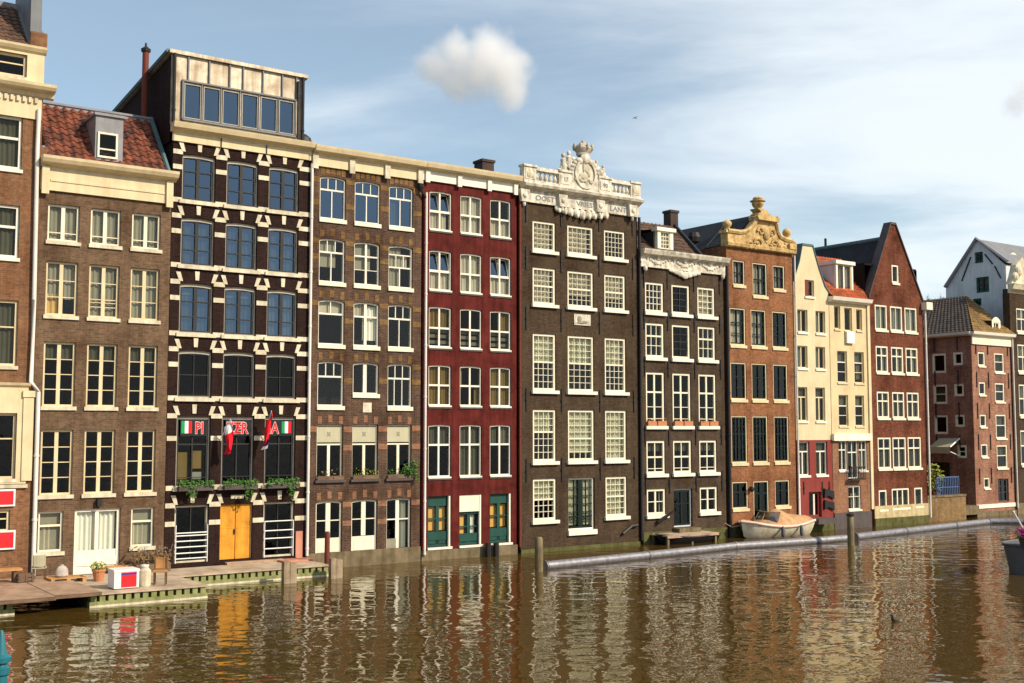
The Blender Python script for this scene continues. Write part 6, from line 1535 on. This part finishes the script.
def cloud(lb, px, py, dist, rx, rz, seed, puffs, dens=4.0):
    r = ray(px, py).normalized(); c = CAM + r*dist; q = to_row(c)
    m, nt, b = newmat('cloud_vapour'); out = [n for n in nt.nodes if n.type == 'OUTPUT_MATERIAL'][0]; nt.nodes.remove(b)
    tc = N(nt, 'ShaderNodeTexCoord'); v = N(nt, 'ShaderNodeVolumePrincipled')
    v.inputs['Color'].default_value = (.99, .99, 1, 1); v.inputs['Anisotropy'].default_value = .0
    # soft puffs: max of spherical fall-offs broken by noise
    prev = None
    for (x, z, y, rr) in puffs:
        mp = N(nt, 'ShaderNodeVectorMath', operation='SUBTRACT'); L(nt, tc.outputs['Object'], mp.inputs[0]); mp.inputs[1].default_value = (x*rx, y*rx, z*rx)
        ln = N(nt, 'ShaderNodeVectorMath', operation='LENGTH'); L(nt, mp.outputs[0], ln.inputs[0])
        mr = N(nt, 'ShaderNodeMath', operation='MULTIPLY_ADD'); L(nt, ln.outputs['Value'], mr.inputs[0]); mr.inputs[1].default_value = -1/(rr*rx); mr.inputs[2].default_value = 1.
        if prev is None: prev = mr.outputs[0]
        else: mx = N(nt, 'ShaderNodeMath', operation='MAXIMUM'); L(nt, prev, mx.inputs[0]); L(nt, mr.outputs[0], mx.inputs[1]); prev = mx.outputs[0]
    nz = noise(nt, tc.outputs['Object'], 2.8/rx, 9, .56)
    sb = N(nt, 'ShaderNodeMath', operation='MULTIPLY_ADD'); L(nt, nz, sb.inputs[0]); sb.inputs[1].default_value = 1.1; sb.inputs[2].default_value = -.6
    ad = N(nt, 'ShaderNodeMath', operation='ADD'); L(nt, prev, ad.inputs[0]); L(nt, sb.outputs[0], ad.inputs[1])
    cl = N(nt, 'ShaderNodeMapRange'); L(nt, ad.outputs[0], cl.inputs['Value']); cl.inputs['From Min'].default_value = .05; cl.inputs['From Max'].default_value = .75; cl.inputs['To Max'].default_value = dens/rx
    L(nt, cl.outputs[0], v.inputs['Density']); L(nt, v.outputs[0], out.inputs['Volume'])
    MATS['cloud_vapour%d' % seed] = m
    o = MB().use('cloud_vapour%d' % seed)
    o.ball((q[0], q[1], q[2]), (rx*1.15, rx*.9, rz*1.2), 24, 12)
    ob = o.build('cumulus_cloud', 'cloud_vapour%d' % seed, None, origin=(q[0], q[1], q[2]))
    ob.rotation_euler.z = math.atan2(-r.x, r.y)
    tag(ob, lb, 'cloud', 'small clouds'); return ob
cloud('round white puffy cloud floating alone above the red painted house', 472, 71, 700, 38, 29, 1, [(-.52, .05, 0, .42), (-.2, .22, 0, .5), (.25, .24, 0, .58), (.5, -.02, 0, .55), (.1, -.02, 0, .52), (.6, -.36, 0, .36), (-.25, -.2, 0, .36)])
cloud('wisp of white cloud at the right edge of the sky', 1026, 95, 900, 24, 20, 2, [(.1, .1, 0, .7), (-.3, -.25, 0, .5), (.4, -.2, 0, .6)], 1.2)

# ------------------------------------------------------------------ light
ELEV = R(36); AZS = R(28)
lh = (-BD)*math.cos(AZS) + SD*math.sin(AZS)               # horizontal direction towards the sun
sdir = Vector((lh.x*math.cos(ELEV), lh.y*math.cos(ELEV), math.sin(ELEV)))
sun = bpy.data.lights.new('sun', 'SUN'); sun.energy = 4.8; sun.angle = R(.55); sun.color = (1.0, .865, .66)
so = bpy.data.objects.new('sun', sun); COL.objects.link(so); so.rotation_euler = sdir.to_track_quat('Z', 'Y').to_euler(); so.location = (40, -40, 60)
wd = bpy.data.worlds.new('World'); scene.world = wd; wd.use_nodes = True; nt = wd.node_tree
bg_ = nt.nodes['Background']; sky = N(nt, 'ShaderNodeTexSky'); sky.sky_type = 'NISHITA'; sky.sun_disc = False
sky.sun_elevation = ELEV; sky.sun_rotation = math.atan2(lh.x, lh.y); sky.air_density = 1.0; sky.dust_density = .6; sky.ozone_density = .3; sky.altitude = 0
tc = N(nt, 'ShaderNodeTexCoord'); sp = N(nt, 'ShaderNodeSeparateXYZ'); L(nt, tc.outputs['Generated'], sp.inputs[0])
zz = N(nt, 'ShaderNodeMath', operation='MAXIMUM'); L(nt, sp.outputs['Z'], zz.inputs[0]); zz.inputs[1].default_value = 0.0
za = N(nt, 'ShaderNodeMath', operation='ADD'); L(nt, zz.outputs[0], za.inputs[0]); za.inputs[1].default_value = .14
dx = N(nt, 'ShaderNodeMath', operation='DIVIDE'); L(nt, sp.outputs['X'], dx.inputs[0]); L(nt, za.outputs[0], dx.inputs[1])
dy = N(nt, 'ShaderNodeMath', operation='DIVIDE'); L(nt, sp.outputs['Y'], dy.inputs[0]); L(nt, za.outputs[0], dy.inputs[1])
cb = N(nt, 'ShaderNodeCombineXYZ'); L(nt, dx.outputs[0], cb.inputs[0]); L(nt, dy.outputs[0], cb.inputs[1])
mp = N(nt, 'ShaderNodeMapping'); mp.inputs['Scale'].default_value = (.55, 1.0, 1); mp.inputs['Rotation'].default_value = (0, 0, .45); mp.inputs['Location'].default_value = (1.7, .4, 0); L(nt, cb.outputs[0], mp.inputs['Vector'])
n1 = N(nt, 'ShaderNodeTexNoise', Scale=1.15, Detail=8, Roughness=.56, Distortion=.5); L(nt, mp.outputs[0], n1.inputs['Vector'])
# more veil towards the right, as the sky is there
gx = N(nt, 'ShaderNodeMath', operation='MULTIPLY_ADD'); L(nt, sp.outputs['X'], gx.inputs[0]); gx.inputs[1].default_value = .36; gx.inputs[2].default_value = -.01
sm = N(nt, 'ShaderNodeMath', operation='ADD'); L(nt, n1.outputs['Fac'], sm.inputs[0]); L(nt, gx.outputs[0], sm.inputs[1])
rp = N(nt, 'ShaderNodeMapRange'); L(nt, sm.outputs[0], rp.inputs['Value']); rp.inputs['From Min'].default_value = .36; rp.inputs['From Max'].default_value = .74; rp.inputs['To Min'].default_value = .20; rp.inputs['To Max'].default_value = .88; rp.interpolation_type = 'SMOOTHSTEP'
mx = N(nt, 'ShaderNodeMix', data_type='RGBA'); L(nt, rp.outputs[0], mx.inputs[0]); tn = mixc(nt, 'MULTIPLY', 1.0, sky.outputs[0], (.87, 1.03, 1.05)); L(nt, tn, mx.inputs[6]); mx.inputs[7].default_value = (7.7, 8.25, 8.6, 1)
L(nt, mx.outputs[2], bg_.inputs['Color']); bg_.inputs['Strength'].default_value = .115
cam = bpy.data.cameras.new('camera'); co = bpy.data.objects.new('camera', cam); COL.objects.link(co); scene.camera = co
co.location = CAM; co.rotation_euler = (R(90) + PITCH, 0, 0); cam.sensor_width = 36; cam.lens = FPX/1024*36; cam.clip_start = .1; cam.clip_end = 6000
scene.view_settings.view_transform = 'Standard'; scene.view_settings.look = 'None'; scene.view_settings.exposure = 0.16; scene.view_settings.gamma = 1
scene.cycles.volume_bounces = 16; scene.cycles.max_bounces = 8; scene.cycles.transparent_max_bounces = 12; scene.cycles.use_denoising = True
scene.cycles.volume_step_rate = 1.0; scene.cycles.volume_max_steps = 128
